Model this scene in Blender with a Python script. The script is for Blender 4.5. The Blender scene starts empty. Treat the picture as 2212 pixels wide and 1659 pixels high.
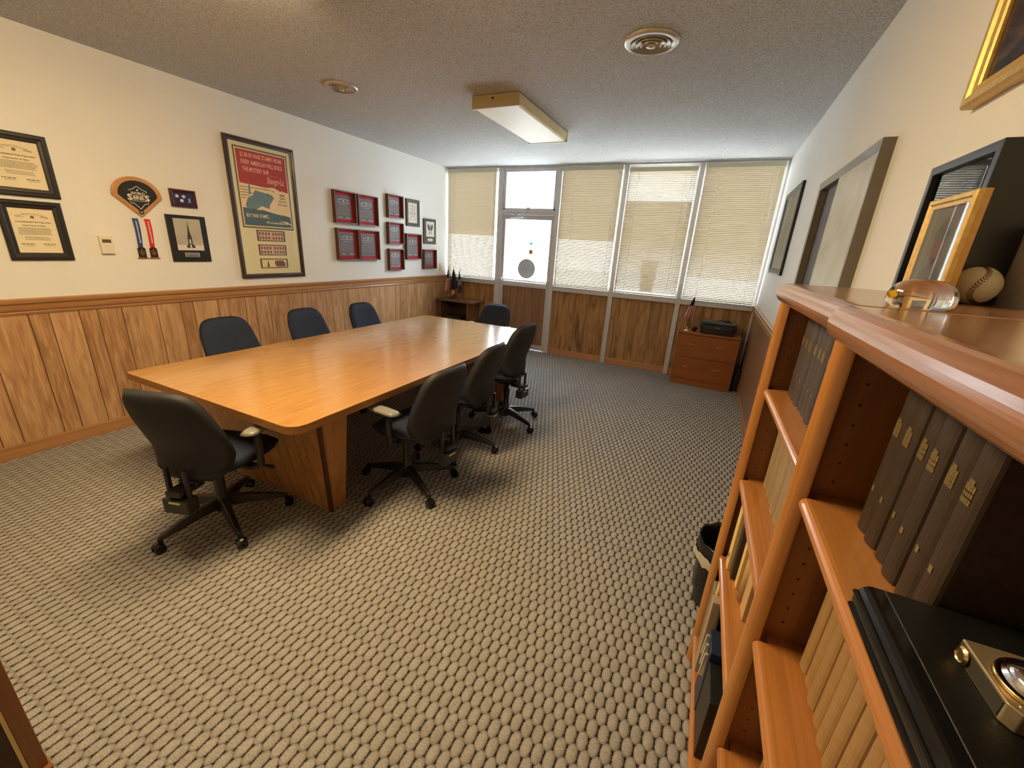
import bpy, bmesh, math, random
from mathutils import Vector, Matrix, Euler
random.seed(7)
S = bpy.context.scene
COL = S.collection
PI = math.pi
K = 1.125
W, D, H = 4.704, 6.142, 2.745
YB = -1.6            # wall behind the camera

# ------------------------------------------------------------------ camera
Rwc = [[0.8972996702362771, 0.43764778163465856, 0.057599661666805385],
       [0.18931398771373353, -0.2636604214106566, -0.9458559066990486],
       [-0.39876498844469603 if False else -0.39876498824469603, 0.8596206148131961, -0.3194352559414665]]
# rows: camera right, camera down, camera forward
cam_d = bpy.data.cameras.new('camera')
cam = bpy.data.objects.new('camera', cam_d); COL.objects.link(cam)
r, d, f = (Vector(v).normalized() for v in Rwc)
m = Matrix(((r.x, -d.x, -f.x, 4.17088), (r.y, -d.y, -f.y, 0.03619), (r.z, -d.z, -f.z, 1.60943), (0, 0, 0, 1)))
cam.matrix_world = m
cam_d.sensor_width = 36; cam_d.sensor_fit = 'HORIZONTAL'
cam_d.lens = 36 * 878.74 / 2212
cam_d.clip_start = 0.02
S.camera = cam

# ------------------------------------------------------------------ node helpers
def new_mat(name):
    mt = bpy.data.materials.new(name); mt.use_nodes = True
    nt = mt.node_tree; nt.nodes.clear()
    out = nt.nodes.new('ShaderNodeOutputMaterial')
    p = nt.nodes.new('ShaderNodeBsdfPrincipled')
    nt.links.new(p.outputs[0], out.inputs[0])
    return mt, nt, p, out

def nd(nt, typ, **k):
    n = nt.nodes.new(typ)
    for a, b in k.items():
        if a.startswith('i_'):
            key = a[2:]
            key = int(key) if key.isdigit() else key
            n.inputs[key].default_value = b
        else:
            setattr(n, a, b)
    return n

def ln(nt, a, b): nt.links.new(a, b)

def c4(c): return (c[0], c[1], c[2], 1.0)

def s2l(c):
    return tuple(((v / 255) / 12.92 if v / 255 <= .04045 else ((v / 255 + .055) / 1.055) ** 2.4) for v in c)

def coords(nt, kind='Object', scale=(1, 1, 1), loc=(0, 0, 0)):
    t = nd(nt, 'ShaderNodeTexCoord'); mp = nd(nt, 'ShaderNodeMapping')
    mp.inputs['Scale'].default_value = scale; mp.inputs['Location'].default_value = loc
    ln(nt, t.outputs[kind], mp.inputs[0]); return mp.outputs[0]

def ramp(nt, fac, stops, interp='LINEAR'):
    rp = nd(nt, 'ShaderNodeValToRGB'); cr = rp.color_ramp; cr.interpolation = interp
    cr.elements.remove(cr.elements[1])
    cr.elements[0].position = stops[0][0]; cr.elements[0].color = c4(stops[0][1])
    for pos, col in stops[1:]:
        e = cr.elements.new(pos); e.color = c4(col)
    ln(nt, fac, rp.inputs[0]); return rp.outputs[0]

def math_n(nt, op, a, b=None, c=None):
    n = nd(nt, 'ShaderNodeMath', operation=op)
    for i, v in enumerate((a, b, c)):
        if v is None: continue
        if isinstance(v, (int, float)): n.inputs[i].default_value = v
        else: ln(nt, v, n.inputs[i])
    return n.outputs[0]

def bump(nt, p, height, strength=.3, dist=.002):
    b = nd(nt, 'ShaderNodeBump'); b.inputs['Strength'].default_value = strength
    b.inputs['Distance'].default_value = dist
    ln(nt, height, b.inputs['Height']); ln(nt, b.outputs[0], p.inputs['Normal'])

def plain(name, col, rough=.5, metal=0, spec=.5, noise=0, nscale=40, bmp=0, bscale=200, coat=0):
    mt, nt, p, o = new_mat(name)
    p.inputs['Roughness'].default_value = rough; p.inputs['Metallic'].default_value = metal
    p.inputs['Specular IOR Level'].default_value = spec
    p.inputs['Coat Weight'].default_value = coat
    v = coords(nt)
    n = nd(nt, 'ShaderNodeTexNoise'); n.inputs['Scale'].default_value = nscale; n.inputs['Detail'].default_value = 3
    ln(nt, v, n.inputs[0])
    k = max(noise, .02)
    c = ramp(nt, n.outputs[0], [(.3, tuple(x * (1 - k) for x in col)), (.7, tuple(min(1, x * (1 + k)) for x in col))])
    ln(nt, c, p.inputs['Base Color'])
    if bmp:
        n2 = nd(nt, 'ShaderNodeTexNoise'); n2.inputs['Scale'].default_value = bscale; n2.inputs['Detail'].default_value = 2
        ln(nt, v, n2.inputs[0]); bump(nt, p, n2.outputs[0], bmp, .002)
    return mt

def wood(name, light, dark, axis='z', scale=1.0, rough=.4, contrast=.5, coat=0.0, streak=1.0, bmp=.05, distort=0.6):
    """grain runs along `axis` of the object's own coordinates"""
    mt, nt, p, o = new_mat(name)
    sc = [14 * scale] * 3; sc['xyz'.index(axis)] = .9 * scale
    v = coords(nt, scale=tuple(sc))
    n1 = nd(nt, 'ShaderNodeTexNoise'); n1.inputs['Scale'].default_value = 1.0; n1.inputs['Detail'].default_value = 4
    n1.inputs['Distortion'].default_value = distort; ln(nt, v, n1.inputs[0])
    sc2 = [110 * scale] * 3; sc2['xyz'.index(axis)] = 2.2 * scale
    v2 = coords(nt, scale=tuple(sc2))
    n2 = nd(nt, 'ShaderNodeTexNoise'); n2.inputs['Scale'].default_value = 1.0; n2.inputs['Detail'].default_value = 5
    ln(nt, v2, n2.inputs[0])
    mx = math_n(nt, 'ADD', math_n(nt, 'MULTIPLY', n1.outputs[0], .6), math_n(nt, 'MULTIPLY', n2.outputs[0], .4 * streak))
    lo, hi = .5 - .22 / max(contrast, .05) * .5, .5 + .22 / max(contrast, .05) * .5
    c = ramp(nt, mx, [(max(0, lo), dark), (.5, tuple((a * .6 + b * .4) for a, b in zip(light, dark))), (min(1, hi), light)])
    ln(nt, c, p.inputs['Base Color'])
    p.inputs['Roughness'].default_value = rough; p.inputs['Coat Weight'].default_value = coat
    p.inputs['Coat Roughness'].default_value = .15
    bump(nt, p, n2.outputs[0], bmp, .001)
    return mt

def emis(name, col, st):
    mt, nt, p, o = new_mat(name)
    p.inputs['Base Color'].default_value = c4(col)
    p.inputs['Emission Color'].default_value = c4(col); p.inputs['Emission Strength'].default_value = st
    return mt

def glass_pane(name, tint=(1, 1, 1), refl=1.0, rough=0.0):
    mt, nt, p, o = new_mat(name); nt.nodes.remove(p)
    tr = nd(nt, 'ShaderNodeBsdfTransparent'); tr.inputs[0].default_value = c4(tint)
    gl = nd(nt, 'ShaderNodeBsdfGlossy'); gl.inputs['Roughness'].default_value = rough
    fr = nd(nt, 'ShaderNodeFresnel'); fr.inputs[0].default_value = 1.5
    geo = nd(nt, 'ShaderNodeNewGeometry')
    # same reflection from both sides of the pane
    f2 = nd(nt, 'ShaderNodeLayerWeight'); f2.inputs['Blend'].default_value = .12
    mx = nd(nt, 'ShaderNodeMixShader')
    ln(nt, math_n(nt, 'MULTIPLY', f2.outputs['Fresnel'], refl), mx.inputs[0])
    ln(nt, tr.outputs[0], mx.inputs[1]); ln(nt, gl.outputs[0], mx.inputs[2]); ln(nt, mx.outputs[0], o.inputs[0])
    return mt

# ------------------------------------------------------------------ materials
M = {}
def wallpaint():
    mt, nt, p, o = new_mat('wall_paint')
    v = coords(nt)
    n = nd(nt, 'ShaderNodeTexNoise', i_Scale=120.0, i_Detail=3.0); ln(nt, v, n.inputs[0])
    n3 = nd(nt, 'ShaderNodeTexNoise', i_Scale=1.4, i_Detail=2.0); ln(nt, v, n3.inputs[0])
    ln(nt, ramp(nt, n3.outputs[0], [(.3, (.74, .72, .67)), (.7, (.77, .75, .70))]), p.inputs['Base Color'])
    p.inputs['Roughness'].default_value = .55
    bump(nt, p, n.outputs[0], .25, .002)
    return mt
M['wall'] = wallpaint()

def ceilingmat():
    mt, nt, p, o = new_mat('ceiling_texture')
    v = coords(nt)
    n = nd(nt, 'ShaderNodeTexNoise', i_Scale=95.0, i_Detail=4.0, i_Roughness=.65); ln(nt, v, n.inputs[0])
    vo = nd(nt, 'ShaderNodeTexVoronoi', i_Scale=130.0); ln(nt, v, vo.inputs['Vector'])
    h = math_n(nt, 'ADD', n.outputs[0], math_n(nt, 'MULTIPLY', vo.outputs['Distance'], -.5))
    ln(nt, ramp(nt, h, [(.05, (.38, .37, .35)), (.40, (.64, .635, .615))]), p.inputs['Base Color'])
    p.inputs['Roughness'].default_value = .9
    bump(nt, p, h, .8, .009)
    return mt
M['ceiling'] = ceilingmat()

def carpetmat():
    mt, nt, p, o = new_mat('carpet_loops')
    t = nd(nt, 'ShaderNodeTexCoord')
    v = t.outputs['Object']
    # fine waviness at the edges of the tufts
    nz = nd(nt, 'ShaderNodeTexNoise', i_Scale=160.0, i_Detail=1.0); ln(nt, v, nz.inputs[0])
    dsub = nd(nt, 'ShaderNodeVectorMath', operation='SUBTRACT'); ln(nt, nz.outputs['Color'], dsub.inputs[0]); dsub.inputs[1].default_value = (.5, .5, .5)
    dsc = nd(nt, 'ShaderNodeVectorMath', operation='SCALE'); ln(nt, dsub.outputs[0], dsc.inputs[0]); dsc.inputs['Scale'].default_value = .006
    add = nd(nt, 'ShaderNodeVectorMath', operation='ADD'); ln(nt, v, add.inputs[0]); ln(nt, dsc.outputs[0], add.inputs[1])
    PX, PY = .0412, .1090
    ds = []
    for ox, oy in ((0, 0), (.5, .5)):
        mp = nd(nt, 'ShaderNodeMapping'); mp.inputs['Scale'].default_value = (1 / PX, 1 / PY, 1)
        mp.inputs['Location'].default_value = (ox - 3.855 / PX + .5, oy - 1.1395 / PY + .5, 0); ln(nt, add.outputs[0], mp.inputs[0])
        fr = nd(nt, 'ShaderNodeVectorMath', operation='FRACTION'); ln(nt, mp.outputs[0], fr.inputs[0])
        sp = nd(nt, 'ShaderNodeSeparateXYZ'); ln(nt, fr.outputs[0], sp.inputs[0])
        ax = math_n(nt, 'MULTIPLY', math_n(nt, 'ABSOLUTE', math_n(nt, 'SUBTRACT', sp.outputs[0], .5)), PX / .0206)
        ay = math_n(nt, 'MULTIPLY', math_n(nt, 'ABSOLUTE', math_n(nt, 'SUBTRACT', sp.outputs[1], .5)), PY / .0363)
        d = math_n(nt, 'POWER', math_n(nt, 'ADD', math_n(nt, 'POWER', ax, 2.3), math_n(nt, 'POWER', ay, 2.3)), 1 / 2.3)
        ds.append(d)
    d = math_n(nt, 'MINIMUM', ds[0], ds[1])
    # yarn ribs run across each tuft
    rib = nd(nt, 'ShaderNodeTexNoise', i_Scale=1.0, i_Detail=2.0)
    rm = nd(nt, 'ShaderNodeMapping'); rm.inputs['Scale'].default_value = (60, 420, 1); ln(nt, v, rm.inputs[0]); ln(nt, rm.outputs[0], rib.inputs[0])
    big = nd(nt, 'ShaderNodeTexNoise', i_Scale=18.0, i_Detail=3.0); ln(nt, v, big.inputs[0])
    base = ramp(nt, d, [(.62, (.43, .405, .380)), (.84, (.33, .308, .286)), (.96, (.075, .064, .054)), (1.04, (.024, .020, .016))])
    tint = ramp(nt, math_n(nt, 'ADD', math_n(nt, 'MULTIPLY', rib.outputs[0], .7), math_n(nt, 'MULTIPLY', big.outputs[0], .3)), [(.35, (.62, .60, .58)), (.65, (1.0, 1.0, 1.0))])
    mx = nd(nt, 'ShaderNodeMix', data_type='RGBA', blend_type='MULTIPLY'); mx.inputs[0].default_value = 1
    ln(nt, base, mx.inputs[6]); ln(nt, tint, mx.inputs[7]); ln(nt, mx.outputs[2], p.inputs['Base Color'])
    p.inputs['Roughness'].default_value = .95; p.inputs['Specular IOR Level'].default_value = .1
    h = math_n(nt, 'SUBTRACT', 1.0, math_n(nt, 'POWER', math_n(nt, 'MINIMUM', d, 1.1), 3.0))
    h2 = math_n(nt, 'ADD', h, math_n(nt, 'MULTIPLY', rib.outputs[0], .12))
    bump(nt, p, h2, 1.0, .0075)
    return mt
M['carpet'] = carpetmat()

def panelmat(name, axis, grooves, seed, light, dark, knot, rough=.35, knotamt=.5, coat=.2, zs=1.0, period=0, kscale=1.0):
    """plank panelling, planks vertical; grooves at the given positions along `axis`"""
    mt, nt, p, o = new_mat(name)
    t = nd(nt, 'ShaderNodeTexCoord'); sp = nd(nt, 'ShaderNodeSeparateXYZ'); ln(nt, t.outputs['Object'], sp.inputs[0])
    a = sp.outputs['xyz'.index(axis)]
    rnd = random.Random(seed)
    if period:
        a = math_n(nt, 'ADD', math_n(nt, 'MULTIPLY', math_n(nt, 'FRACT', math_n(nt, 'DIVIDE', math_n(nt, 'SUBTRACT', a, grooves[0] - .01), period)), period), grooves[0] - .01)
        pid = math_n(nt, 'FLOOR', math_n(nt, 'DIVIDE', math_n(nt, 'SUBTRACT', sp.outputs['xyz'.index(axis)], grooves[0] - .01), period))
        tone = math_n(nt, 'MULTIPLY', pid, .377)
    else: tone = math_n(nt, 'MULTIPLY', a, 0.0)
    near = None
    for g in grooves:
        dd = math_n(nt, 'ABSOLUTE', math_n(nt, 'SUBTRACT', a, g))
        near = dd if near is None else math_n(nt, 'MINIMUM', near, dd)
        tone = math_n(nt, 'MULTIPLY_ADD', math_n(nt, 'GREATER_THAN', a, g), rnd.uniform(.2, .9), tone)
    tone = math_n(nt, 'FRACT', tone)
    mask = math_n(nt, 'GREATER_THAN', near, .0022)
    # each plank samples its own slice of the grain
    off = nd(nt, 'ShaderNodeCombineXYZ'); ln(nt, math_n(nt, 'MULTIPLY', tone, 37.0), off.inputs[0]); ln(nt, math_n(nt, 'MULTIPLY', tone, 11.0), off.inputs[2])
    av = nd(nt, 'ShaderNodeVectorMath', operation='ADD'); ln(nt, t.outputs['Object'], av.inputs[0]); ln(nt, off.outputs[0], av.inputs[1])
    def tex(sa, sz, det, dist):
        mp = nd(nt, 'ShaderNodeMapping'); sc = [sa, sa, sz * zs]; mp.inputs['Scale'].default_value = sc
        ln(nt, av.outputs[0], mp.inputs[0]); n = nd(nt, 'ShaderNodeTexNoise', i_Scale=1.0, i_Detail=det, i_Distortion=dist); ln(nt, mp.outputs[0], n.inputs[0]); return n.outputs[0]
    g1 = tex(16, 2.2, 4.0, 1.6); g2 = tex(120, 3.0, 4.0, .3); g3 = tex(9 * kscale, 1.6 * kscale, 2.0, 2.2)
    val = math_n(nt, 'ADD', math_n(nt, 'MULTIPLY', g1, .55), math_n(nt, 'MULTIPLY', g2, .35))
    val = math_n(nt, 'ADD', val, math_n(nt, 'MULTIPLY', math_n(nt, 'SUBTRACT', tone, .5), .10))
    col = ramp(nt, val, [(.32, dark), (.44, tuple((x + y) / 2 for x, y in zip(light, dark))), (.56, light)])
    kn = ramp(nt, g3, [(.60 - .12 * knotamt, (0, 0, 0)), (.72, (knotamt, knotamt, knotamt))])
    mx = nd(nt, 'ShaderNodeMix', data_type='RGBA'); ln(nt, kn, mx.inputs[0]); ln(nt, col, mx.inputs[6]); mx.inputs[7].default_value = c4(knot)
    m2 = nd(nt, 'ShaderNodeMix', data_type='RGBA', blend_type='MIX'); ln(nt, mask, m2.inputs[0]); m2.inputs[6].default_value = c4(tuple(x * .12 for x in dark)); ln(nt, mx.outputs[2], m2.inputs[7])
    ln(nt, m2.outputs[2], p.inputs['Base Color'])
    p.inputs['Roughness'].default_value = rough; p.inputs['Coat Weight'].default_value = coat; p.inputs['Coat Roughness'].default_value = .3
    hh = math_n(nt, 'ADD', math_n(nt, 'MULTIPLY', g2, .1), mask); bump(nt, p, hh, .5, .003)
    return mt

PG = [1.102, 1.201, 1.357, 1.459, 1.608, 1.837, 2.013, 2.113]
lg = sorted(g + 1.219 * k for k in range(-3, 5) for g in PG if YB < g + 1.219 * k < D)
PANEL_L = (s2l((206, 162, 112)), s2l((160, 112, 68)), s2l((96, 60, 34)))
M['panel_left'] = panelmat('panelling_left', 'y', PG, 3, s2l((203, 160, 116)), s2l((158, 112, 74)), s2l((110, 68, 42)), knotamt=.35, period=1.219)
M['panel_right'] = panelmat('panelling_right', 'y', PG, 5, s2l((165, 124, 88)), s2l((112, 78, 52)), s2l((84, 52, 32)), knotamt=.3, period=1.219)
wg = [.12, .30, .42, .58, .72, .83, 1.08, 1.20, 1.33, 1.47, 1.60, 1.72, 1.981, 2.05, 2.22, 2.324, 2.499, 2.71, 2.78, 2.953, 2.999, 3.149, 3.258, 3.435, 3.579, 3.73, 3.90, 4.02, 4.11, 4.22, 4.36, 4.52, 4.63]
M['panel_window'] = panelmat('panelling_window', 'x', wg, 11, s2l((182, 140, 92)), s2l((150, 106, 64)), s2l((92, 54, 28)), knotamt=.85, kscale=.55)
M['panel_door'] = panelmat('panelling_door', 'x', wg, 4, s2l((150, 112, 84)), s2l((118, 84, 60)), s2l((92, 58, 38)), knotamt=.1)

M['oak_trim_y'] = wood('oak_trim_y', s2l((184, 134, 86)), s2l((130, 86, 48)), 'y', rough=.35, coat=.3)
M['oak_trim_x'] = wood('oak_trim_x', s2l((205, 150, 108)), s2l((165, 108, 70)), 'x', rough=.35, coat=.3)
M['oak_z'] = wood('oak_z', s2l((200, 138, 70)), s2l((158, 98, 44)), 'z', rough=.3, coat=.5, scale=1.3)
M['oak_y'] = wood('oak_y', s2l((200, 138, 76)), s2l((152, 94, 46)), 'y', rough=.28, coat=.6, scale=1.3, bmp=.15)
M['oak_top'] = wood('oak_top', s2l((176, 126, 90)), s2l((118, 76, 50)), 'y', rough=.25, coat=.5, scale=1.6, bmp=.2)
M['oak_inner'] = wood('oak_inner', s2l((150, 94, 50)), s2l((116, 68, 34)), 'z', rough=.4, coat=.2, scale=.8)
M['cab_oak'] = wood('cabinet_oak', s2l((160, 92, 42)), s2l((126, 66, 26)), 'x', rough=.4, coat=.1, scale=.7, contrast=.35)
M['cab_handle'] = plain('handle_oak', s2l((196, 134, 86)), .35)
M['walnut'] = wood('walnut', s2l((118, 82, 52)), s2l((76, 48, 28)), 'x', rough=.4, coat=.1)
M['walnut_dark'] = wood('walnut_dark', s2l((70, 46, 30)), s2l((42, 26, 16)), 'z', rough=.5)
M['laminate'] = wood('table_laminate', s2l((184, 136, 72)), s2l((132, 90, 42)), 'y', scale=3.2, rough=.20, contrast=.55, coat=.5, streak=1.6, bmp=.02, distort=.2)
M['laminate_edge'] = wood('table_laminate_edge', s2l((170, 116, 58)), s2l((124, 78, 34)), 'y', scale=1.5, rough=.35, streak=1.5, bmp=.02)
pg = [-.98, -.8, -.66, -.5, -.32, -.14, .02, .16, .30, .46, .60, .78, .98]
M['pedestal'] = panelmat('pedestal_panelling', 'x', [-.56, -.43, -.3, -.18, -.02, .12, .24, .33, .43, .50], 9, s2l((196, 140, 82)), s2l((156, 104, 56)), s2l((120, 74, 36)), knotamt=.2)
M['pedestal_side'] = wood('pedestal_side_panel', s2l((190, 134, 80)), s2l((150, 98, 52)), 'z', rough=.35, distort=1.8)
M['pedestal_strip'] = plain('pedestal_strip', s2l((78, 40, 18)), .4)
M['aluminium'] = plain('window_aluminium', (.60, .595, .61), .42, .25, noise=.06, nscale=20)
M['alu_door'] = plain('door_aluminium', (.56, .55, .56), .4, .25)
M['fabric_navy'] = plain('fabric_navy', (.018, .024, .045), .85, noise=.2, nscale=300, bmp=.2, bscale=700, spec=.3)
M['fabric_char'] = plain('fabric_charcoal', (.021, .020, .021), .62, noise=.12, nscale=300, bmp=.15, bscale=700, spec=.4)
M['black_plastic'] = plain('black_plastic', (.016, .015, .015), .32, spec=.5)
M['black_gloss'] = plain('black_gloss', (.010, .010, .011), .12)
M['arm_pad'] = plain('arm_pad', (.23, .215, .19), .3)
M['black_frame'] = plain('black_frame', (.012, .010, .009), .4, noise=.2)
M['dark_brown_frame'] = wood('dark_brown_frame', s2l((62, 36, 28)), s2l((40, 22, 16)), 'y', rough=.35, coat=.2)
M['maroon_frame'] = plain('maroon_frame', s2l((66, 20, 22)), .3, coat=.4)
M['red_mat'] = plain('red_mat', s2l((178, 20, 40)), .8, noise=.08)
M['box_wood'] = wood('shadow_box_wood', s2l((104, 62, 32)), s2l((72, 38, 18)), 'y', rough=.4)
M['grey_paper'] = plain('grey_paper', s2l((98, 94, 96)), .6)
M['silver_ink'] = plain('silver_ink', s2l((205, 200, 196)), .5)
M['pink_ink'] = plain('pink_ink', s2l((150, 128, 126)), .6)
M['white_paper'] = plain('white_paper', s2l((226, 216, 198)), .7)
M['cream_paper'] = plain('cream_paper', s2l((226, 214, 186)), .7)
M['ink'] = plain('ink', s2l((70, 60, 52)), .7)
M['ink_light'] = plain('ink_light', s2l((170, 156, 132)), .7)
M['seal_brown'] = plain('seal_brown', s2l((120, 100, 62)), .6)
M['seal_white'] = plain('seal_white', s2l((220, 214, 208)), .6)
M['glass'] = glass_pane('picture_glass', refl=.9)
M['glass_soft'] = glass_pane('award_box_glass', refl=.22)
M['window_glass'] = glass_pane('window_glass', tint=(.97, .98, .98), refl=.6)
M['white_plastic'] = plain('white_plastic', s2l((226, 214, 190)), .4)
M['ivory'] = plain('ivory_plastic', s2l((222, 196, 156)), .4)
M['lcd'] = plain('lcd', s2l((96, 84, 66)), .2)
M['brass'] = plain('brass', (.78, .56, .22), .22, 1.0)
M['gold'] = plain('gold_leaf', (.66, .44, .15), .45, .6, noise=.15, nscale=80)
M['gold_edge'] = plain('gold_edge', (.55, .32, .09), .45, .5, noise=.12)
M['chrome'] = plain('chrome', (.8, .8, .8), .12, 1.0)
M['brushed'] = plain('brushed_champagne_metal', s2l((176, 160, 130)), .38, .6, noise=.06, nscale=300)
M['vent'] = plain('vent_metal', s2l((196, 188, 172)), .35, .4)
M['vent_dark'] = plain('vent_dark', (.008, .008, .008), .8)
M['diffuser_off'] = plain('diffuser_unlit', s2l((222, 204, 150)), .45)
M['fixture_side'] = plain('fixture_side', s2l((206, 190, 142)), .45)
M['lamp'] = emis('lamp_lit', (1.0, .74, .39), 35.0)
M['navy_pin'] = plain('navy_velvet', s2l((34, 50, 110)), .8)
M['black_board'] = plain('black_board', (.010, .011, .010), .5)
M['oak_plaque'] = wood('oak_plaque', s2l((206, 150, 92)), s2l((164, 106, 56)), 'x', rough=.3, coat=.4)
M['blue_ribbon'] = plain('blue_ribbon', s2l((28, 66, 140)), .45)
M['red_ribbon'] = plain('red_ribbon', s2l((206, 30, 26)), .45)
M['medal_black'] = plain('medal_black', s2l((58, 24, 18)), .3)
M['poster_red'] = plain('poster_red', s2l((178, 68, 70)), .6)
M['poster_pink'] = plain('poster_pink', s2l((240, 190, 176)), .6)
M['poster_cream'] = plain('poster_cream', s2l((236, 218, 184)), .6)
M['poster_blue'] = plain('poster_blue', s2l((112, 142, 158)), .6, noise=.12, nscale=12)
M['poster_deep'] = plain('poster_deep_blue', s2l((84, 112, 134)), .6, noise=.12, nscale=12)
M['mat_board'] = plain('mat_board', s2l((226, 222, 192)), .8)
M['mat_bevel'] = plain('mat_bevel', s2l((112, 100, 84)), .7)
M['photo_grey'] = plain('photo_grey', s2l((176, 170, 156)), .4, noise=.1, nscale=8)
M['photo_dark'] = plain('photo_dark', s2l((60, 56, 50)), .5)
M['photo_light'] = plain('photo_light', s2l((214, 208, 196)), .4)
M['stamp_pink'] = plain('stamp_pink', s2l((214, 186, 172)), .6)
M['stamp_dark'] = plain('stamp_dark', s2l((128, 100, 92)), .6)
M['grey_frame'] = plain('grey_frame', s2l((112, 104, 94)), .3, .2, noise=.08, nscale=10)
M['grey_panel'] = plain('grey_panel', s2l((176, 172, 162)), .25, .15, noise=.1, nscale=6)
M['recess_brown'] = plain('recess_brown', s2l((66, 48, 38)), .5)
M['black_box'] = plain('black_box', (.008, .009, .012), .3)
M['shelf_black'] = plain('album_black', (.010, .010, .009), .38, noise=.2, bmp=.2, bscale=900)
M['book_dark'] = plain('book_dark', s2l((58, 44, 34)), .55, noise=.15, nscale=60, bmp=.2, bscale=900)
M['book_grey'] = plain('book_grey', s2l((72, 62, 62)), .6, noise=.12, nscale=60, bmp=.2, bscale=900)
M['book_tan'] = plain('book_tan', s2l((158, 124, 80)), .7, noise=.08, nscale=40, bmp=.15, bscale=700)
M['book_tan_grey'] = plain('book_tan_grey', s2l((150, 128, 100)), .7, noise=.08, nscale=40, bmp=.15, bscale=700)
M['gilt'] = plain('gilt_lettering', s2l((150, 132, 88)), .4, .4, noise=.5, nscale=900)
M['pages'] = plain('pages', s2l((214, 196, 150)), .8)
M['manila'] = plain('manila', s2l((226, 196, 130)), .7)
M['kraft'] = plain('kraft', s2l((196, 160, 112)), .8)
M['box_greige'] = plain('box_greige', s2l((170, 150, 120)), .6)
M['navy_book'] = plain('navy_book', s2l((34, 44, 70)), .4)
M['clear_bin'] = plain('grey_box', s2l((140, 122, 108)), .35)
M['red_label'] = plain('red_label', s2l((130, 40, 36)), .5)
M['bag_black'] = plain('bag_black', (.012, .012, .013), .18, bmp=.5, bscale=30)
M['bag_white'] = plain('bag_white', s2l((196, 188, 176)), .3)
M['leather_ball'] = plain('baseball_leather', s2l((206, 196, 168)), .5, bmp=.1)
M['stitch'] = plain('baseball_stitch', s2l((96, 44, 34)), .7)
M['yellow_sticker'] = plain('yellow_sticker', s2l((246, 200, 50)), .5)
M['label_yellow'] = plain('label_yellow', s2l((220, 214, 120)), .5)
def vinyl(name, col):
    mt, nt, p, o = new_mat(name); nt.nodes.remove(p)
    df = nd(nt, 'ShaderNodeBsdfDiffuse'); df.inputs[0].default_value = c4(col); tl = nd(nt, 'ShaderNodeBsdfTranslucent'); tl.inputs[0].default_value = c4(col)
    mx = nd(nt, 'ShaderNodeMixShader'); mx.inputs[0].default_value = .10
    ln(nt, df.outputs[0], mx.inputs[1]); ln(nt, tl.outputs[0], mx.inputs[2]); ln(nt, mx.outputs[0], o.inputs[0]); return mt
M['sky_sticker'] = vinyl('sky_sticker', s2l((70, 160, 220)))
M['orange_sticker'] = vinyl('orange_sticker', s2l((180, 110, 50)))
M['seal_grey'] = vinyl('decal_grey', s2l((112, 108, 104)))
M['decal_light'] = vinyl('decal_light', s2l((205, 203, 200)))
M['hole_dark'] = plain('hole_dark', (.02, .01, .005), .8)
M['rail_white'] = plain('blind_rail', s2l((206, 204, 178)), .45)
M['cord_white'] = plain('blind_cord', s2l((240, 238, 220)), .6)
M['printer'] = plain('printer_black', (.020, .021, .022), .28)
M['printer_top'] = plain('printer_top', (.055, .060, .060), .35)
M['pen_paper'] = plain('pink_print', s2l((214, 140, 130)), .6)

def slatmat():
    mt, nt, p, o = new_mat('blind_slat'); nt.nodes.remove(p)
    df = nd(nt, 'ShaderNodeBsdfDiffuse'); df.inputs[0].default_value = c4(s2l((184, 170, 148)))
    tl = nd(nt, 'ShaderNodeBsdfTranslucent'); tl.inputs[0].default_value = c4(s2l((216, 208, 172)))
    gl = nd(nt, 'ShaderNodeBsdfGlossy'); gl.inputs[1].default_value = .35
    m1 = nd(nt, 'ShaderNodeMixShader'); m1.inputs[0].default_value = .014
    ln(nt, df.outputs[0], m1.inputs[1]); ln(nt, tl.outputs[0], m1.inputs[2])
    m2 = nd(nt, 'ShaderNodeMixShader'); m2.inputs[0].default_value = .05
    ln(nt, m1.outputs[0], m2.inputs[1]); ln(nt, gl.outputs[0], m2.inputs[2]); ln(nt, m2.outputs[0], o.inputs[0])
    return mt
M['slat'] = slatmat()

def flagmat(name, c1, c2, canton, stripes=True, angle=0):
    mt, nt, p, o = new_mat(name)
    t = nd(nt, 'ShaderNodeTexCoord'); sp = nd(nt, 'ShaderNodeSeparateXYZ'); ln(nt, t.outputs['UV'], sp.inputs[0])
    if stripes:
        fr = math_n(nt, 'FRACT', math_n(nt, 'MULTIPLY', sp.outputs[0], 6.5))
        c = ramp(nt, fr, [(0, c1), (.5, c2)], 'CONSTANT')
    else:
        c = ramp(nt, sp.outputs[1], [(0, c1), (.35, c2)], 'CONSTANT')
    mx = nd(nt, 'ShaderNodeMix', data_type='RGBA')
    ln(nt, math_n(nt, 'GREATER_THAN', sp.outputs[1], .62), mx.inputs[0])
    ln(nt, c, mx.inputs[6]); mx.inputs[7].default_value = c4(canton); ln(nt, mx.outputs[2], p.inputs['Base Color'])
    p.inputs['Roughness'].default_value = .6
    return mt
M['flag_us'] = flagmat('striped_flag_cloth', s2l((160, 36, 50)), s2l((226, 206, 200)), s2l((30, 30, 48)))
M['flag_navy'] = flagmat('navy_flag_cloth', s2l((20, 24, 48)), s2l((26, 28, 42)), s2l((34, 32, 34)), False)
M['flag_purple'] = flagmat('purple_flag_cloth', s2l((70, 60, 96)), s2l((150, 140, 124)), s2l((44, 40, 44)), False)

def bronze(name, col):
    return plain(name, col, .3, .7)

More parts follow.
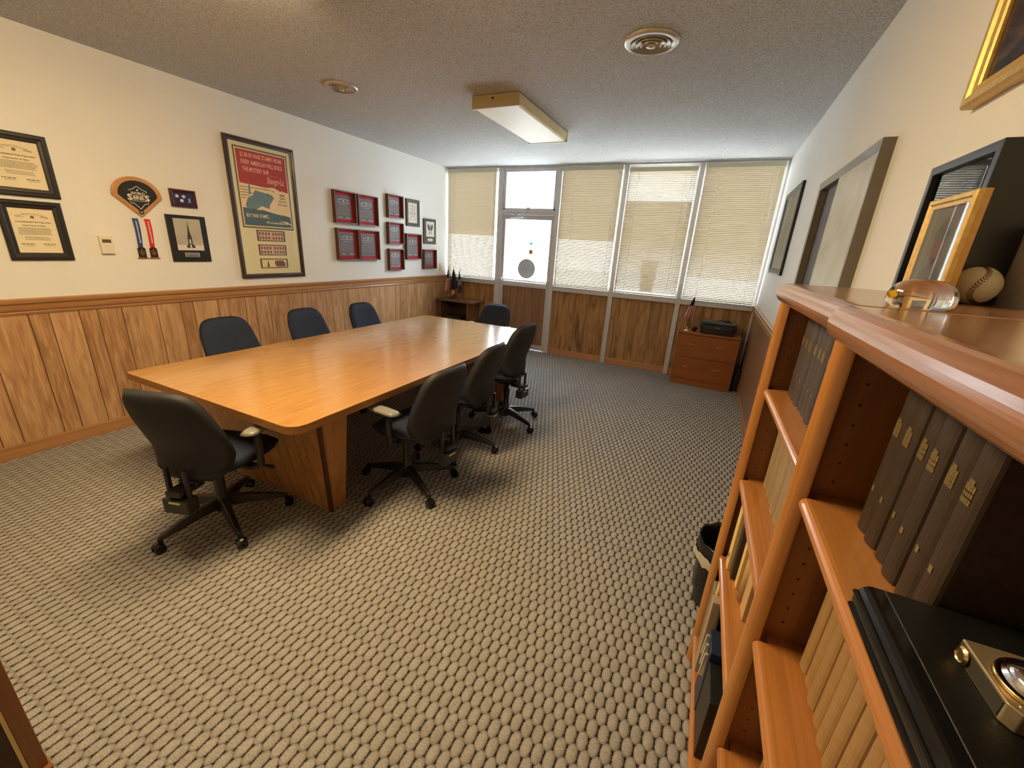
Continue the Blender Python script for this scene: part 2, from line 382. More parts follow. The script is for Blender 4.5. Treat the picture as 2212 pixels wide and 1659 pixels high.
# ------------------------------------------------------------------ geometry helpers
class B:
    def __init__(s): s.v = []; s.f = []; s.uv = None
    def add(s, vs, fs):
        o = len(s.v); s.v += [tuple(v) for v in vs]; s.f += [tuple(i + o for i in q) for q in fs]; return s
    def box(s, x0, x1, y0, y1, z0, z1):
        return s.add([(x0, y0, z0), (x1, y0, z0), (x1, y1, z0), (x0, y1, z0), (x0, y0, z1), (x1, y0, z1), (x1, y1, z1), (x0, y1, z1)],
                     [(0, 3, 2, 1), (4, 5, 6, 7), (0, 1, 5, 4), (1, 2, 6, 5), (2, 3, 7, 6), (3, 0, 4, 7)])
    def quad(s, a, b, c, d): return s.add([a, b, c, d], [(0, 1, 2, 3)])
    def prism(s, pts, lo, hi, axis='z'):
        """polygon pts (2D) extruded along axis between lo and hi"""
        def mk(p, h):
            if axis == 'z': return (p[0], p[1], h)
            if axis == 'y': return (p[0], h, p[1])
            return (h, p[0], p[1])
        n = len(pts); vs = [mk(p, lo) for p in pts] + [mk(p, hi) for p in pts]
        fs = [tuple(range(n - 1, -1, -1)), tuple(range(n, 2 * n))] + [(i, (i + 1) % n, n + (i + 1) % n, n + i) for i in range(n)]
        return s.add(vs, fs)
    def cyl(s, a, b, r0, r1=None, n=16, cap=True):
        a = Vector(a); b = Vector(b); r1 = r0 if r1 is None else r1
        z = (b - a).normalized(); x = z.orthogonal().normalized(); y = z.cross(x)
        vs = []
        for c, rr in ((a, r0), (b, r1)):
            for i in range(n):
                t = 2 * PI * i / n; vs.append(c + x * (rr * math.cos(t)) + y * (rr * math.sin(t)))
        fs = [(i, (i + 1) % n, n + (i + 1) % n, n + i) for i in range(n)]
        if cap: fs += [tuple(range(n - 1, -1, -1)), tuple(range(n, 2 * n))]
        return s.add(vs, fs)
    def tube(s, path, rad, n=8):
        P = [Vector(p) for p in path]
        if not isinstance(rad, (list, tuple)): rad = [rad] * len(P)
        vs = []; prev = None
        for i, p in enumerate(P):
            t = (P[min(i + 1, len(P) - 1)] - P[max(i - 1, 0)]).normalized()
            if prev is None: x = t.orthogonal().normalized()
            else:
                x = prev - t * prev.dot(t); x.normalize()
            prev = x; y = t.cross(x)
            for k in range(n):
                a = 2 * PI * k / n; vs.append(p + x * (rad[i] * math.cos(a)) + y * (rad[i] * math.sin(a)))
        fs = []
        for i in range(len(P) - 1):
            for k in range(n): fs.append((i * n + k, i * n + (k + 1) % n, (i + 1) * n + (k + 1) % n, (i + 1) * n + k))
        fs += [tuple(range(n - 1, -1, -1)), tuple(range((len(P) - 1) * n, len(P) * n))]
        return s.add(vs, fs)
    def lathe(s, prof, n=24, c=(0, 0, 0), axis='z'):
        vs = []
        for r_, h in prof:
            for i in range(n):
                t = 2 * PI * i / n; a, b2 = r_ * math.cos(t), r_ * math.sin(t)
                v = (a, b2, h) if axis == 'z' else ((a, h, b2) if axis == 'y' else (h, a, b2))
                vs.append((v[0] + c[0], v[1] + c[1], v[2] + c[2]))
        fs = []
        for j in range(len(prof) - 1):
            for i in range(n): fs.append((j * n + i, j * n + (i + 1) % n, (j + 1) * n + (i + 1) % n, (j + 1) * n + i))
        fs += [tuple(range(n - 1, -1, -1)), tuple(range((len(prof) - 1) * n, len(prof) * n))]
        return s.add(vs, fs)
    def pillow(s, outline, cen, mid, tf, tb, rings=7, place=None, edge=.5):
        """closed padded body: outline 2D polygon, mid(a,b) height of its mid surface, front and back thickness"""
        n = len(outline); P = place or (lambda a, b, h: (a, h, b))
        def ring(side, k):
            r_ = k / rings; res = []
            for (a, b) in outline:
                x = cen[0] + (a - cen[0]) * r_; y = cen[1] + (b - cen[1]) * r_
                t = (tf if side > 0 else tb) * max(0, 1 - r_ ** 3.2) ** edge
                res.append(P(x, y, mid(x, y) + side * t))
            return res
        vs = []; fs = []
        vs.append(P(cen[0], cen[1], mid(*cen) + tf))
        for k in range(1, rings + 1): vs += ring(1, k)
        def id_(k, i): return 1 + (k - 1) * n + i % n
        for i in range(n): fs.append((0, id_(1, i), id_(1, i + 1)))
        for k in range(1, rings):
            for i in range(n): fs.append((id_(k, i), id_(k + 1, i), id_(k + 1, i + 1), id_(k, i + 1)))
        base = len(vs)
        for k in range(rings - 1, 0, -1): vs += ring(-1, k)
        vs.append(P(cen[0], cen[1], mid(*cen) - tb))
        def jd(k, i): return base + (rings - 1 - k) * n + i % n
        for i in range(n): fs.append((id_(rings, i), jd(rings - 1, i), jd(rings - 1, i + 1), id_(rings, i + 1)))
        for k in range(rings - 1, 1, -1):
            for i in range(n): fs.append((jd(k, i), jd(k - 1, i), jd(k - 1, i + 1), jd(k, i + 1)))
        last = len(vs) - 1
        for i in range(n): fs.append((jd(1, i), last, jd(1, i + 1)))
        return s.add(vs, fs)
    def build(s, name, mat, parent=None, bevel=0, smooth=False, seg=2, label=None, subd=0):
        me = bpy.data.meshes.new(name); me.from_pydata(s.v, [], s.f)
        me.materials.append(M[mat] if isinstance(mat, str) else mat)
        bm = bmesh.new(); bm.from_mesh(me); bmesh.ops.recalc_face_normals(bm, faces=bm.faces); bm.to_mesh(me); bm.free()
        if smooth:
            for p in me.polygons: p.use_smooth = True
        me.update()
        o = bpy.data.objects.new(name, me); COL.objects.link(o)
        if parent: o.parent = parent
        if bevel:
            md = o.modifiers.new('bevel', 'BEVEL'); md.width = bevel; md.segments = seg; md.limit_method = 'ANGLE'; md.angle_limit = .6
            md.harden_normals = False
            for p in me.polygons: p.use_smooth = True
            wn = o.modifiers.new('wn', 'WEIGHTED_NORMAL'); wn.keep_sharp = True
        if subd:
            md = o.modifiers.new('sub', 'SUBSURF'); md.levels = subd; md.render_levels = subd
        if label: o['label'] = label
        return o

def rrect(w, h, rr_, cx=0, cy=0, n=6, near_left=None):
    pts = []
    for sx, sy, a0 in ((1, 1, 0), (-1, 1, 90), (-1, -1, 180), (1, -1, 270)):
        r_ = near_left if near_left and a0 == 180 else rr_
        for i in range(n + 1):
            a = math.radians(a0 + 90 * i / n)
            pts.append((cx + sx * (w / 2 - r_) + r_ * math.cos(a), cy + sy * (h / 2 - r_) + r_ * math.sin(a)))
    return pts

def thing(name, label, cat, loc=(0, 0, 0), rot=(0, 0, 0), group=None):
    o = bpy.data.objects.new(name, None); COL.objects.link(o)
    o.location = loc; o.rotation_euler = rot; o.empty_display_size = .1
    o['label'] = label; o['category'] = cat
    if group: o['group'] = group
    return o
def tag(o, label, cat, group=None):
    o['label'] = label; o['category'] = cat
    if group: o['group'] = group
    return o
def struct(o): o['kind'] = 'structure'; return o
def sempty(name, loc=(0, 0, 0)):
    o = bpy.data.objects.new(name, None); COL.objects.link(o); o.location = loc; o['kind'] = 'structure'; return o
def dup(root, loc, rotz, label=None):
    r_ = root.copy(); COL.objects.link(r_); r_.location = loc; r_.rotation_euler = (0, 0, rotz)
    if label: r_['label'] = label
    for ch in list(root.children):
        c = ch.copy(); COL.objects.link(c); c.parent = r_
        for g in list(ch.children):
            e = g.copy(); COL.objects.link(e); e.parent = c
    return r_

# wall frames: local x = right in the picture, y = up, z = out of the wall
ROT_LEFT = Matrix(((0, 0, 1), (1, 0, 0), (0, 1, 0))).to_euler()
ROT_RIGHT = Matrix(((0, 0, -1), (-1, 0, 0), (0, 1, 0))).to_euler()
ROT_FAR = Matrix(((1, 0, 0), (0, 0, -1), (0, 1, 0))).to_euler()

def text_bm(lines, z, depth=.0004):
    """lines: (string, cx, cy, height, max_width[, shear, align]); returns B with meshed letters"""
    b = B()
    for L in lines:
        st, cx, cy, h, mw = L[:5]; shear = L[5] if len(L) > 5 else 0
        cu = bpy.data.curves.new('t', 'FONT'); cu.body = st; cu.size = 1; cu.shear = shear; cu.align_x = 'CENTER'; cu.resolution_u = 2
        cu.offset = L[6] if len(L) > 6 else .01
        ob = bpy.data.objects.new('t', cu); COL.objects.link(ob)
        bpy.context.view_layer.update()
        dg = bpy.context.evaluated_depsgraph_get()
        me = bpy.data.meshes.new_from_object(ob.evaluated_get(dg))
        if len(me.vertices):
            xs = [v.co.x for v in me.vertices]; ys = [v.co.y for v in me.vertices]
            x0, x1, y0, y1 = min(xs), max(xs), min(ys), max(ys)
            sy = h / max(.3, (.72)); sx = mw / (x1 - x0)
            if len(L) > 7 and L[7]: sx = min(sx, sy)
            b.add([(cx + (v.co.x - (x0 + x1) / 2) * sx, cy + (v.co.y - .35) * sy, z) for v in me.vertices], [tuple(p.vertices) for p in me.polygons])
        bpy.data.objects.remove(ob); bpy.data.curves.remove(cu); bpy.data.meshes.remove(me)
    return b

def arc_text(st, cx, cy, rad, size, span, z, offset=.02):
    """letters set along the top of a circle arc centred at (cx, cy)"""
    b = B(); widths = [.35 if c in ' il.' else (.9 if c in 'mM' else .62) for c in st]; tot = sum(widths); acc = 0
    for c, w_ in zip(st, widths):
        u = (acc + w_ / 2) / tot - .5; acc += w_
        if c == ' ': continue
        cu = bpy.data.curves.new('t', 'FONT'); cu.body = c; cu.size = size; cu.align_x = 'CENTER'; cu.resolution_u = 1; cu.offset = offset * size
        ob = bpy.data.objects.new('t', cu); COL.objects.link(ob); bpy.context.view_layer.update()
        me = bpy.data.meshes.new_from_object(ob.evaluated_get(bpy.context.evaluated_depsgraph_get()))
        a = -u * span; ca, sa = math.cos(a), math.sin(a)
        b.add([(cx + v.co.x * ca - (rad + v.co.y) * sa, cy + v.co.x * sa + (rad + v.co.y) * ca, z) for v in me.vertices], [tuple(p.vertices) for p in me.polygons])
        bpy.data.objects.remove(ob); bpy.data.curves.remove(cu); bpy.data.meshes.remove(me)
    return b

def text_lines(b, x0, x1, y, h, z, rnd, jit=.08):
    """a row of small printed words"""
    x = x0 + rnd.random() * jit * (x1 - x0) * .5
    e = x1 - rnd.random() * jit * (x1 - x0)
    while x < e:
        w_ = rnd.uniform(1.4, 4.5) * h; w_ = min(w_, e - x)
        b.quad((x, y - h / 2, z), (x + w_, y - h / 2, z), (x + w_, y + h / 2, z), (x, y + h / 2, z)); x += w_ + h * .7
    return b

def disc(b, cx, cy, r_, z, n=20, sy=1):
    vs = [(cx + r_ * math.cos(2 * PI * i / n), cy + sy * r_ * math.sin(2 * PI * i / n), z) for i in range(n)]
    return b.add(vs, [tuple(range(n))])
def ring2(b, cx, cy, r0, r1, z, n=32):
    vs = [(cx + q * math.cos(2 * PI * i / n), cy + q * math.sin(2 * PI * i / n), z) for q in (r0, r1) for i in range(n)]
    return b.add(vs, [(i, (i + 1) % n, n + (i + 1) % n, n + i) for i in range(n)])
def rect(b, x0, x1, y0, y1, z): return b.quad((x0, y0, z), (x1, y0, z), (x1, y1, z), (x0, y1, z))
def poly(b, pts, z): return b.add([(p[0], p[1], z) for p in pts], [tuple(range(len(pts)))])

def frame_bars(w, h, fw, d, lip=0.0):
    """mitred frame with a raised outer edge; local, centred, from z=0 to d"""
    b = B()
    o = [(-w / 2, -h / 2), (w / 2, -h / 2), (w / 2, h / 2), (-w / 2, h / 2)]
    def ins(k): return [(x - math.copysign(k, x), y - math.copysign(k, y)) for x, y in o]
    loops = [(0, 0), (0, d * .8), (fw * .12, d), (fw * .45, d), (fw * .6, d * .8), (fw * .9, d * .72), (fw, d * .6), (fw, 0)]
    vs = []
    for k, z in loops: vs += [(x, y, z) for x, y in ins(k)]
    n = len(loops); fs = []
    for i in range(n):
        j = (i + 1) % n
        for k in range(4): fs.append((i * 4 + k, i * 4 + (k + 1) % 4, j * 4 + (k + 1) % 4, j * 4 + k))
    return b.add(vs, fs)

# ------------------------------------------------------------------ room shell
T = .12
wl = sempty('wall_left'); wr = sempty('wall_right'); ww = sempty('wall_window'); wb = sempty('wall_back')
struct(B().box(-T, W + T, YB - T, D + T, -.08, 0).build('floor', 'carpet'))
struct(B().box(-T, W + T, YB - T, D + .02, H, H + .1).build('ceiling', 'ceiling'))
B().box(-T, 0, YB - T, D + T, 0, H).build('wall_surface', 'wall', wl)
B().box(W, W + T, YB - T, D + T, 0, H).build('wall_surface', 'wall', wr)
B().box(-T, W + T, YB - T, YB, 0, H).build('wall_surface', 'wall', wb)
# wood panelling up to the chair rail, on both long walls
RZ = .985
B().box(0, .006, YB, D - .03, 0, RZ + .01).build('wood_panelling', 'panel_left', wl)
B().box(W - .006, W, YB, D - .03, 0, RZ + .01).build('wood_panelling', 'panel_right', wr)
def rail_prof(sx):
    base = [(.0, -.004), (.012, -.004), (.016, .010), (.014, .018), (.022, .026), (.022, .050), (.015, .056), (.015, .064), (.030, .074), (.032, .094), (.026, .102), (0, .104)]
    return [(sx(x), RZ + z) for x, z in base]
def prism_y(b, pts, y0, y1):
    n = len(pts); vs = [(p[0], y0, p[1]) for p in pts] + [(p[0], y1, p[1]) for p in pts]
    return b.add(vs, [tuple(range(n)), tuple(range(2 * n - 1, n - 1, -1))] + [(i, (i + 1) % n, n + (i + 1) % n, n + i) for i in range(n)])
prism_y(B(), rail_prof(lambda x: x), YB, D - .03).build('chair_rail', 'oak_trim_y', wl)
prism_y(B(), rail_prof(lambda x: W - x), YB, D - .03).build('chair_rail', 'oak_trim_y', wr)
bb = [(0, 0), (.014, 0), (.014, .088), (.010, .100), (.0, .104)]
struct(prism_y(B(), bb, YB, D - .03).build('baseboard_left', 'oak_trim_y'))
struct(prism_y(B(), [(W - x, z) for x, z in bb], YB, D - .03).build('baseboard_right', 'oak_trim_y'))

# ---- window wall
m1a, m1b = .819 * K, .900 * K
m2a, m2b = 1.668 * K, 1.729 * K
m3a, m3b = 2.502 * K, 2.560 * K
m4a, m4b = 3.328 * K, 3.384 * K
sill0, sill1 = .888 * K, .955 * K
YF0, YF1 = D - .03, D + .045      # frame depth
def vbar(nm, x0, x1, z0=0, z1=H):
    o = B().box(x0, x1, YF0, YF1, z0, z1).build(nm, 'aluminium', None, bevel=.003); struct(o); return o
vbar('trim_1', m1a, m1b); vbar('trim_2', m2a, m2b); vbar('trim_3', m3a, m3b); vbar('trim_4', m4a, m4b)
struct(B().box(0, W, YF0 - .004, YF1, H - .022, H - .002).build('trim_5', 'aluminium'))
struct(B().box(0, .022, YF0, YF1, 0, H - .022).build('trim_6', 'aluminium'))
struct(B().box(W - .026, W, YF0, YF1, 0, H - .022).build('trim_7', 'aluminium'))
spans = [(.022, m1a), (m2b, m3a), (m3b, m4a), (m4b, W - .026)]
for i, (x0, x1) in enumerate(spans):
    B().box(x0, x1, D, D + .06, 0, sill0).build('wood_panelling', 'panel_window', ww)
    wn = sempty('window_%d' % (i + 1))
    B().box(x0, x1, D - .045, YF1, sill0, sill1).build('window_sill', 'aluminium', wn, bevel=.004)
    fb = B(); fb.box(x0, x1, D + .01, D + .04, sill1, sill1 + .03); fb.box(x0, x1, D + .01, D + .04, H - .06, H - .022)
    fb.box(x0, x0 + .02, D + .01, D + .04, sill1 + .03, H - .06); fb.box(x1 - .02, x1, D + .01, D + .04, sill1 + .03, H - .06)
    fb.build('window_frame', 'aluminium', wn)
    B().box(x0 + .018, x1 - .018, D + .022, D + .027, sill1 + .028, H - .058).build('window_pane', 'window_glass', wn)
    if i:
        B().box(x0, x1, D - .012, D, 0, .09).build('baseboard', 'oak_trim_x', ww, bevel=.003)
    else:
        B().box(x0, x1, D - .012, D, 0, .09).build('baseboard', 'oak_trim_x', ww, bevel=.003)

# ---- door with transom light
dr = sempty('door_1'); dx0, dx1 = m1b, m2a
tr0, tr1 = 1.850 * K, 1.905 * K
tb = B()
tb.box(dx0, dx1, YF0, YF1, tr0, tr1)
tb.box(dx0, dx1, YF0 + .01, YF1, H - .075, H - .022)
tb.box(dx0, dx0 + .04, YF0 + .01, YF1, tr1, H - .07); tb.box(dx1 - .04, dx1, YF0 + .01, YF1, tr1, H - .07)
tb.box(dx0, dx1, YF0 + .01, YF1, tr1, tr1 + .028)
tb.build('transom_frame', 'aluminium', dr, bevel=.003)
B().box(dx0 + .035, dx1 - .035, D + .01, D + .015, tr1 + .02, H - .07).build('transom_pane', 'window_glass', dr)
B().box((dx0 + dx1) / 2 - .03, (dx0 + dx1) / 2 + .03, YF0 - .004, YF0 + .012, tr1 + .004, tr1 + .04).build('transom_latch', 'alu_door', dr, bevel=.003)
gz0, gz1 = .965 * K, 1.788 * K
lb = B()
sx0, sx1 = dx0 + .004, dx1 - .004
lb.box(sx0, sx0 + .048, D - .01, D + .035, .01, tr0 - .003); lb.box(sx1 - .048, sx1, D - .01, D + .035, .01, tr0 - .003)
lb.box(sx0 + .048, sx1 - .048, D - .01, D + .035, gz1, tr0 - .003)
lb.box(sx0 + .048, sx1 - .048, D - .01, D + .035, .012, .085 * K)
lb.box(sx0 + .048, sx1 - .048, D - .012, D + .035, .895 * K, gz0)
lb.build('door_frame', 'alu_door', dr, bevel=.003)
B().box(sx0 + .046, sx1 - .046, D + .002, D + .028, .084 * K, .896 * K).build('door_panel', 'panel_door', dr)
B().box(sx0 + .046, sx1 - .046, D + .01, D + .015, gz0 - .004, gz1 + .004).build('door_pane', 'window_glass', dr)
hb = B(); hb.tube([(sx0 + .02, D - .05, gz0 + .02), (sx1 - .02, D - .05, gz0 + .02)], .010)
hb.box(sx0 + .01, sx0 + .035, D - .055, D - .01, gz0, gz0 + .04); hb.box(sx1 - .035, sx1 - .01, D - .055, D - .01, gz0, gz0 + .04)
hb.build('push_bar', 'alu_door', dr, smooth=False)
cb = B(); cb.box(dx0 + .13, dx0 + .37, D - .075, D - .03, tr0 + .004, tr0 + .040); cb.box(dx0 + .24, dx0 + .27, D - .07, D - .05, tr0 - .03, tr0 + .01)
cb.tube([(dx0 + .25, D - .06, tr0 - .02), (dx0 + .38, D - .10, tr0 - .045)], .009); cb.tube([(dx0 + .38, D - .10, tr0 - .045), (dx0 + .14, D - .03, tr0 - .05)], .008)
cb.build('door_closer', 'alu_door', dr)
hz = B()
for z in (.35, .95): hz.cyl((sx1 - .002, D - .018, z), (sx1 - .002, D - .018, z + .08), .007)
hz.build('hinge', 'alu_door', dr)

# round decals on the glass of the door
def decal(name, label, cat, x, z): return thing(name, label, cat, (x, D + .0095, z), ROT_FAR)
GX = 1.308 * K
dc = decal('seal_decal', 'large round grey seal decal low on the door glass', 'sticker', GX - .01, 1.147 * K)
disc(B(), 0, 0, .150, .0002, 40).build('disc', 'seal_grey', dc)
b = B(); ring2(b, 0, 0, .142, .147, .0006); ring2(b, 0, 0, .088, .094, .0006); ring2(b, 0, 0, .022, .028, .0006)
for k in range(26):
    a = 2 * PI * k / 26
    for dr_ in (.108, .122):
        cx, cy = dr_ * math.cos(a), dr_ * math.sin(a); poly(b, [(cx - .006, cy - .003), (cx + .006, cy - .004), (cx + .005, cy + .004), (cx - .005, cy + .004)], .0006)
for k in range(5):
    a = PI / 2 + 2 * PI * k / 5
    poly(b, [(.025 * math.cos(a - .3), .025 * math.sin(a - .3)), (.062 * math.cos(a - .12), .062 * math.sin(a - .12)), (.078 * math.cos(a), .078 * math.sin(a)), (.062 * math.cos(a + .12), .062 * math.sin(a + .12)), (.025 * math.cos(a + .3), .025 * math.sin(a + .3))], .0006)
b.build('emblem', 'decal_light', dc)
dc = decal('round_sticker', 'small round orange and dark sticker above the large seal on the door glass', 'sticker', 1.350 * K, 1.376 * K)
disc(B(), 0, 0, .036, .0002, 28).build('disc', 'orange_sticker', dc)
b = B(); ring2(b, 0, 0, .030, .036, .0006, 24); poly(b, [(-.015, -.012), (.0, -.02), (.016, -.008), (.018, .012), (.008, .002), (-.004, .0), (-.016, .012)], .0006); b.build('emblem', 'photo_dark', dc)
disc(B(), .004, .008, .009, .0008, 12).build('highlight', 'decal_light', dc)
dc = decal('bird_sticker', 'small light blue bird sticker, topmost on the door glass', 'sticker', 1.347 * K, 1.486 * K)
poly(B(), [(-.032, -.018), (-.012, -.024), (.010, -.020), (.024, -.002), (.026, .010), (.034, .018), (.026, .019), (.030, .027), (.018, .022), (.006, .022), (.002, .008), (-.012, .014), (-.028, .026), (-.030, .010), (-.024, .002), (-.028, .0), (-.020, -.010)], .0002).build('bird_shape', 'sky_sticker', dc)

# ------------------------------------------------------------------ window blinds
def blind(x0, x1, tilt, label, cords, lowered=0.0, top=H - .03):
    t = thing('window_blind', label, 'window blind', ((x0 + x1) / 2, D - .055, sill1), group=None)
    w_ = (x1 - x0) / 2; z0 = sill1
    hr = B().box(-w_, w_, -.02, .02, top - .055 - z0 - lowered, top - z0 - lowered); hr.build('headrail', 'rail_white', t, bevel=.002)
    b = B(); z = top - .064 - lowered; n = 0
    while z > sill1 + .035:
        a = math.radians(tilt(z)); hw = .0125; zc = z - z0  # tilt steps with height to mimic the uneven light from outside
        sag = 0
        pts = []
        for k in range(4):
            u = -1 + 2 * k / 3; c = .0020 * (1 - u * u)
            # room-side edge up
            yy = u * hw * math.cos(a) - c * math.sin(a) * -1; zz = -u * hw * math.sin(a) + c * math.cos(a)
            pts.append((yy, zz))
        vs = []
        for xx in (-w_ + .004, w_ - .004): vs += [(xx, p[0], zc + p[1]) for p in pts]
        b.add(vs, [(k, k + 1, 5 + k, 4 + k) for k in range(3)])
        z -= .0217
    o = b.build('slats', 'slat', t, smooth=True)
    B().box(-w_ + .003, w_ - .003, -.012, .012, .004, .022).build('bottom_rail', 'rail_white', t, bevel=.002)
    for cx in cords:
        c = B()
        for yy in (-.0145, .0135): c.box(cx - (x0 + x1) / 2 - .002, cx - (x0 + x1) / 2 + .002, yy, yy + .001, .01, top - .06 - z0 - lowered)
        c.build('ladder_cord', 'cord_white', t)
    wd = B().cyl((w_ * .86, -.03, top - .08 - z0), (w_ * .86, -.032, top - .72 - z0), .0035, n=6); wd.build('tilt_wand', 'cord_white', t)
    return t
blind(.026, .800 * K, lambda z: 58.5 if z > 1.75 else 51.5, 'cream slatted blind in the narrow window left of the glass door', (.184, .847))
blind(1.740 * K, 2.492 * K, lambda z: 58.5 if z > 1.74 else (51 if z > 1.34 else 56), 'cream slatted blind in the window just right of the glass door', (2.146, 2.72))
blind(2.570 * K, 3.318 * K, lambda z: 42 if z > 2.28 else (58.5 if z > 1.16 else 54), 'cream slatted blind with upper slats tilted open to look bright and a bin shadow low down', (3.02, 3.60), lowered=.03)
blind(3.394 * K, W - .045, lambda z: 59 if z > 1.36 else 53, 'cream slatted blind in the window at the right corner, above the printer', (3.98, 4.546))

# ------------------------------------------------------------------ ceiling fixtures
def fixture(y0, y1, lit, label):
    x0, x1 = 2.13, 2.55
    t = thing('ceiling_light', label, 'ceiling light', ((x0 + x1) / 2, (y0 + y1) / 2, H))
    hw, hl = (x1 - x0) / 2, (y1 - y0) / 2; dp = .092
    B().box(-hw + .01, hw - .01, -hl + .01, hl - .01, -.02, -.002).build('mounting_pan', 'white_plastic', t)
    # wrap-round diffuser, slightly narrower at the bottom
    b = B(); z0, z1 = -dp, -.012
    vs = []
    for z, k in ((z1, 0), (z0 + .012, .006), (z0, .02)):
        vs += [(-hw + k, -hl, z), (hw - k, -hl, z), (hw - k, hl, z), (-hw + k, hl, z)]
    fs = [(0, 3, 2, 1), (8, 9, 10, 11)]
    for j in range(2):
        for i in range(4): fs.append((j * 4 + i, j * 4 + (i + 1) % 4, (j + 1) * 4 + (i + 1) % 4, (j + 1) * 4 + i))
    b.add(vs, fs); b.build('diffuser', 'lamp' if lit else 'diffuser_off', t)
    for s_ in (-1, 1):
        e = B(); e.box(-hw - .002, hw + .002, s_ * hl - .012, s_ * hl + .012, -dp - .004, -.003); e.build('end_cap', 'fixture_side', t, bevel=.003)
    B().cyl((-.02, -hl - .016, -.03), (-.02, -hl - .012, -.03), .008, n=12).build('end_hole', 'hole_dark', t)
    return t
fixture(3.35, 4.50, False, 'long cream ceiling light, unlit, with a boxy diffuser, over the far part of the room')
fixture(.56, 1.71, True, 'lit ceiling light with warm glow, cut off by the top edge')

def vent(x, y, r_, label):
    t = thing('ceiling_vent', label, 'air vent', (x, y, H))
    B().lathe([(r_ * .80, -.001), (r_, -.001), (r_ * 1.0, -.006), (r_ * .95, -.014), (r_ * .80, -.020), (r_ * .78, -.012)], 40).build('flange', 'vent', t, smooth=True)
    B().lathe([(.001, -.0015), (r_ * .80, -.0015), (r_ * .80, -.003), (.001, -.003)], 32).build('duct_opening', 'vent_dark', t)
    for k, q in enumerate((.64, .47, .30)):
        B().lathe([(r_ * q, -.006), (r_ * (q + .07), -.020 - k * .003), (r_ * (q + .055), -.022 - k * .003), (r_ * (q - .02), -.007)], 36).build('cone_ring', 'vent', t, smooth=True)
    B().lathe([(.001, -.010), (r_ * .15, -.014), (r_ * .16, -.030), (.001, -.034)], 24).build('centre_cone', 'vent', t, smooth=True)
    return t
vent(1.060 * K, 2.548 * K, .128, 'round ceiling vent near the left wall, left of the unlit ceiling light')
vent(3.200 * K, 2.530 * K, .152, 'round ceiling vent on the right, nearer the bookcase side')

# ------------------------------------------------------------------ conference table
TZ = .735
tx0, tx1, ty0, ty1 = .992, 2.520, 1.175, 4.19
tb_ = thing('conference_table', 'long wood-laminate conference table with rounded corners and panelled pedestal', 'table', ((tx0 + tx1) / 2, (ty0 + ty1) / 2, 0))
tw, tl_ = tx1 - tx0, ty1 - ty0
top = B().prism(rrect(tw, tl_, .085, n=10, near_left=.03), TZ - .045, TZ); top.build('tabletop', 'laminate', tb_, bevel=.004)
b = B(); n_ = 10; pr = rrect(tw + .003, tl_ + .003, .086, n=10, near_left=.031)
nn = len(pr); b.add([(p[0], p[1], TZ - .042) for p in pr] + [(p[0], p[1], TZ - .004) for p in pr], [(i, (i + 1) % nn, nn + (i + 1) % nn, nn + i) for i in range(nn)])
b.build('edge_band', 'laminate_edge', tb_)
def pedestal(ybase, ytop, sgn, tcy):
    """tapered panelled pedestal; local coordinates of the table"""
    cx = (tx0 + tx1) / 2
    hb_, ht = .567, .690
    zt = TZ - .045
    y0b, y0t = ybase - tcy, ytop - tcy
    y1b, y1t = y0b + .105 * sgn, y0t + .19 * sgn
    o = B().add([(-hb_, y0b, 0), (hb_, y0b, 0), (hb_, y1b, 0), (-hb_, y1b, 0), (-ht, y0t, zt), (ht, y0t, zt), (ht, y1t, zt), (-ht, y1t, zt)],
                [(0, 3, 2, 1), (4, 5, 6, 7), (0, 1, 5, 4), (1, 2, 6, 5), (2, 3, 7, 6), (3, 0, 4, 7)])
    p_ = o.build('pedestal', 'pedestal', tb_)
    for sx in (-1, 1):
        e = .003
        # wedge panel on the long side, with the dark strip along the corner
        q = B()
        q.quad((sx * (hb_ + e), y0b + sgn * .012, .0), (sx * (hb_ + e), y1b, .0), (sx * (ht + e), y1t, zt), (sx * (ht + e), y0t + sgn * .03, zt))
        q.build('side_panel', 'pedestal_side', p_)
        g = B(); w2 = .022
        g.add([(sx * (hb_ + .004), y0b - sgn * .004, 0), (sx * (hb_ + .004 - w2), y0b - sgn * .004, 0), (sx * (ht + .004 - w2), y0t - sgn * .004, zt), (sx * (ht + .004), y0t - sgn * .004, zt),
               (sx * (hb_ + .004), y0b + sgn * .014, 0), (sx * (hb_ - .02), y0b + sgn * .014, 0), (sx * (ht - .02), y0t + sgn * .014, zt), (sx * (ht + .004), y0t + sgn * .014, zt)],
              [(0, 1, 2, 3), (4, 7, 6, 5), (0, 3, 7, 4), (1, 5, 6, 2), (3, 2, 6, 7), (0, 4, 5, 1)])
        g.build('corner_strip', 'pedestal_strip', p_)
tcy = (ty0 + ty1) / 2
pedestal(1.498, 1.372, 1, tcy)
pedestal(3.86, 3.99, -1, tcy)
B().box(-.05, .05, -1.12, 1.12, .30, .42).build('stretcher', 'pedestal_side', tb_)

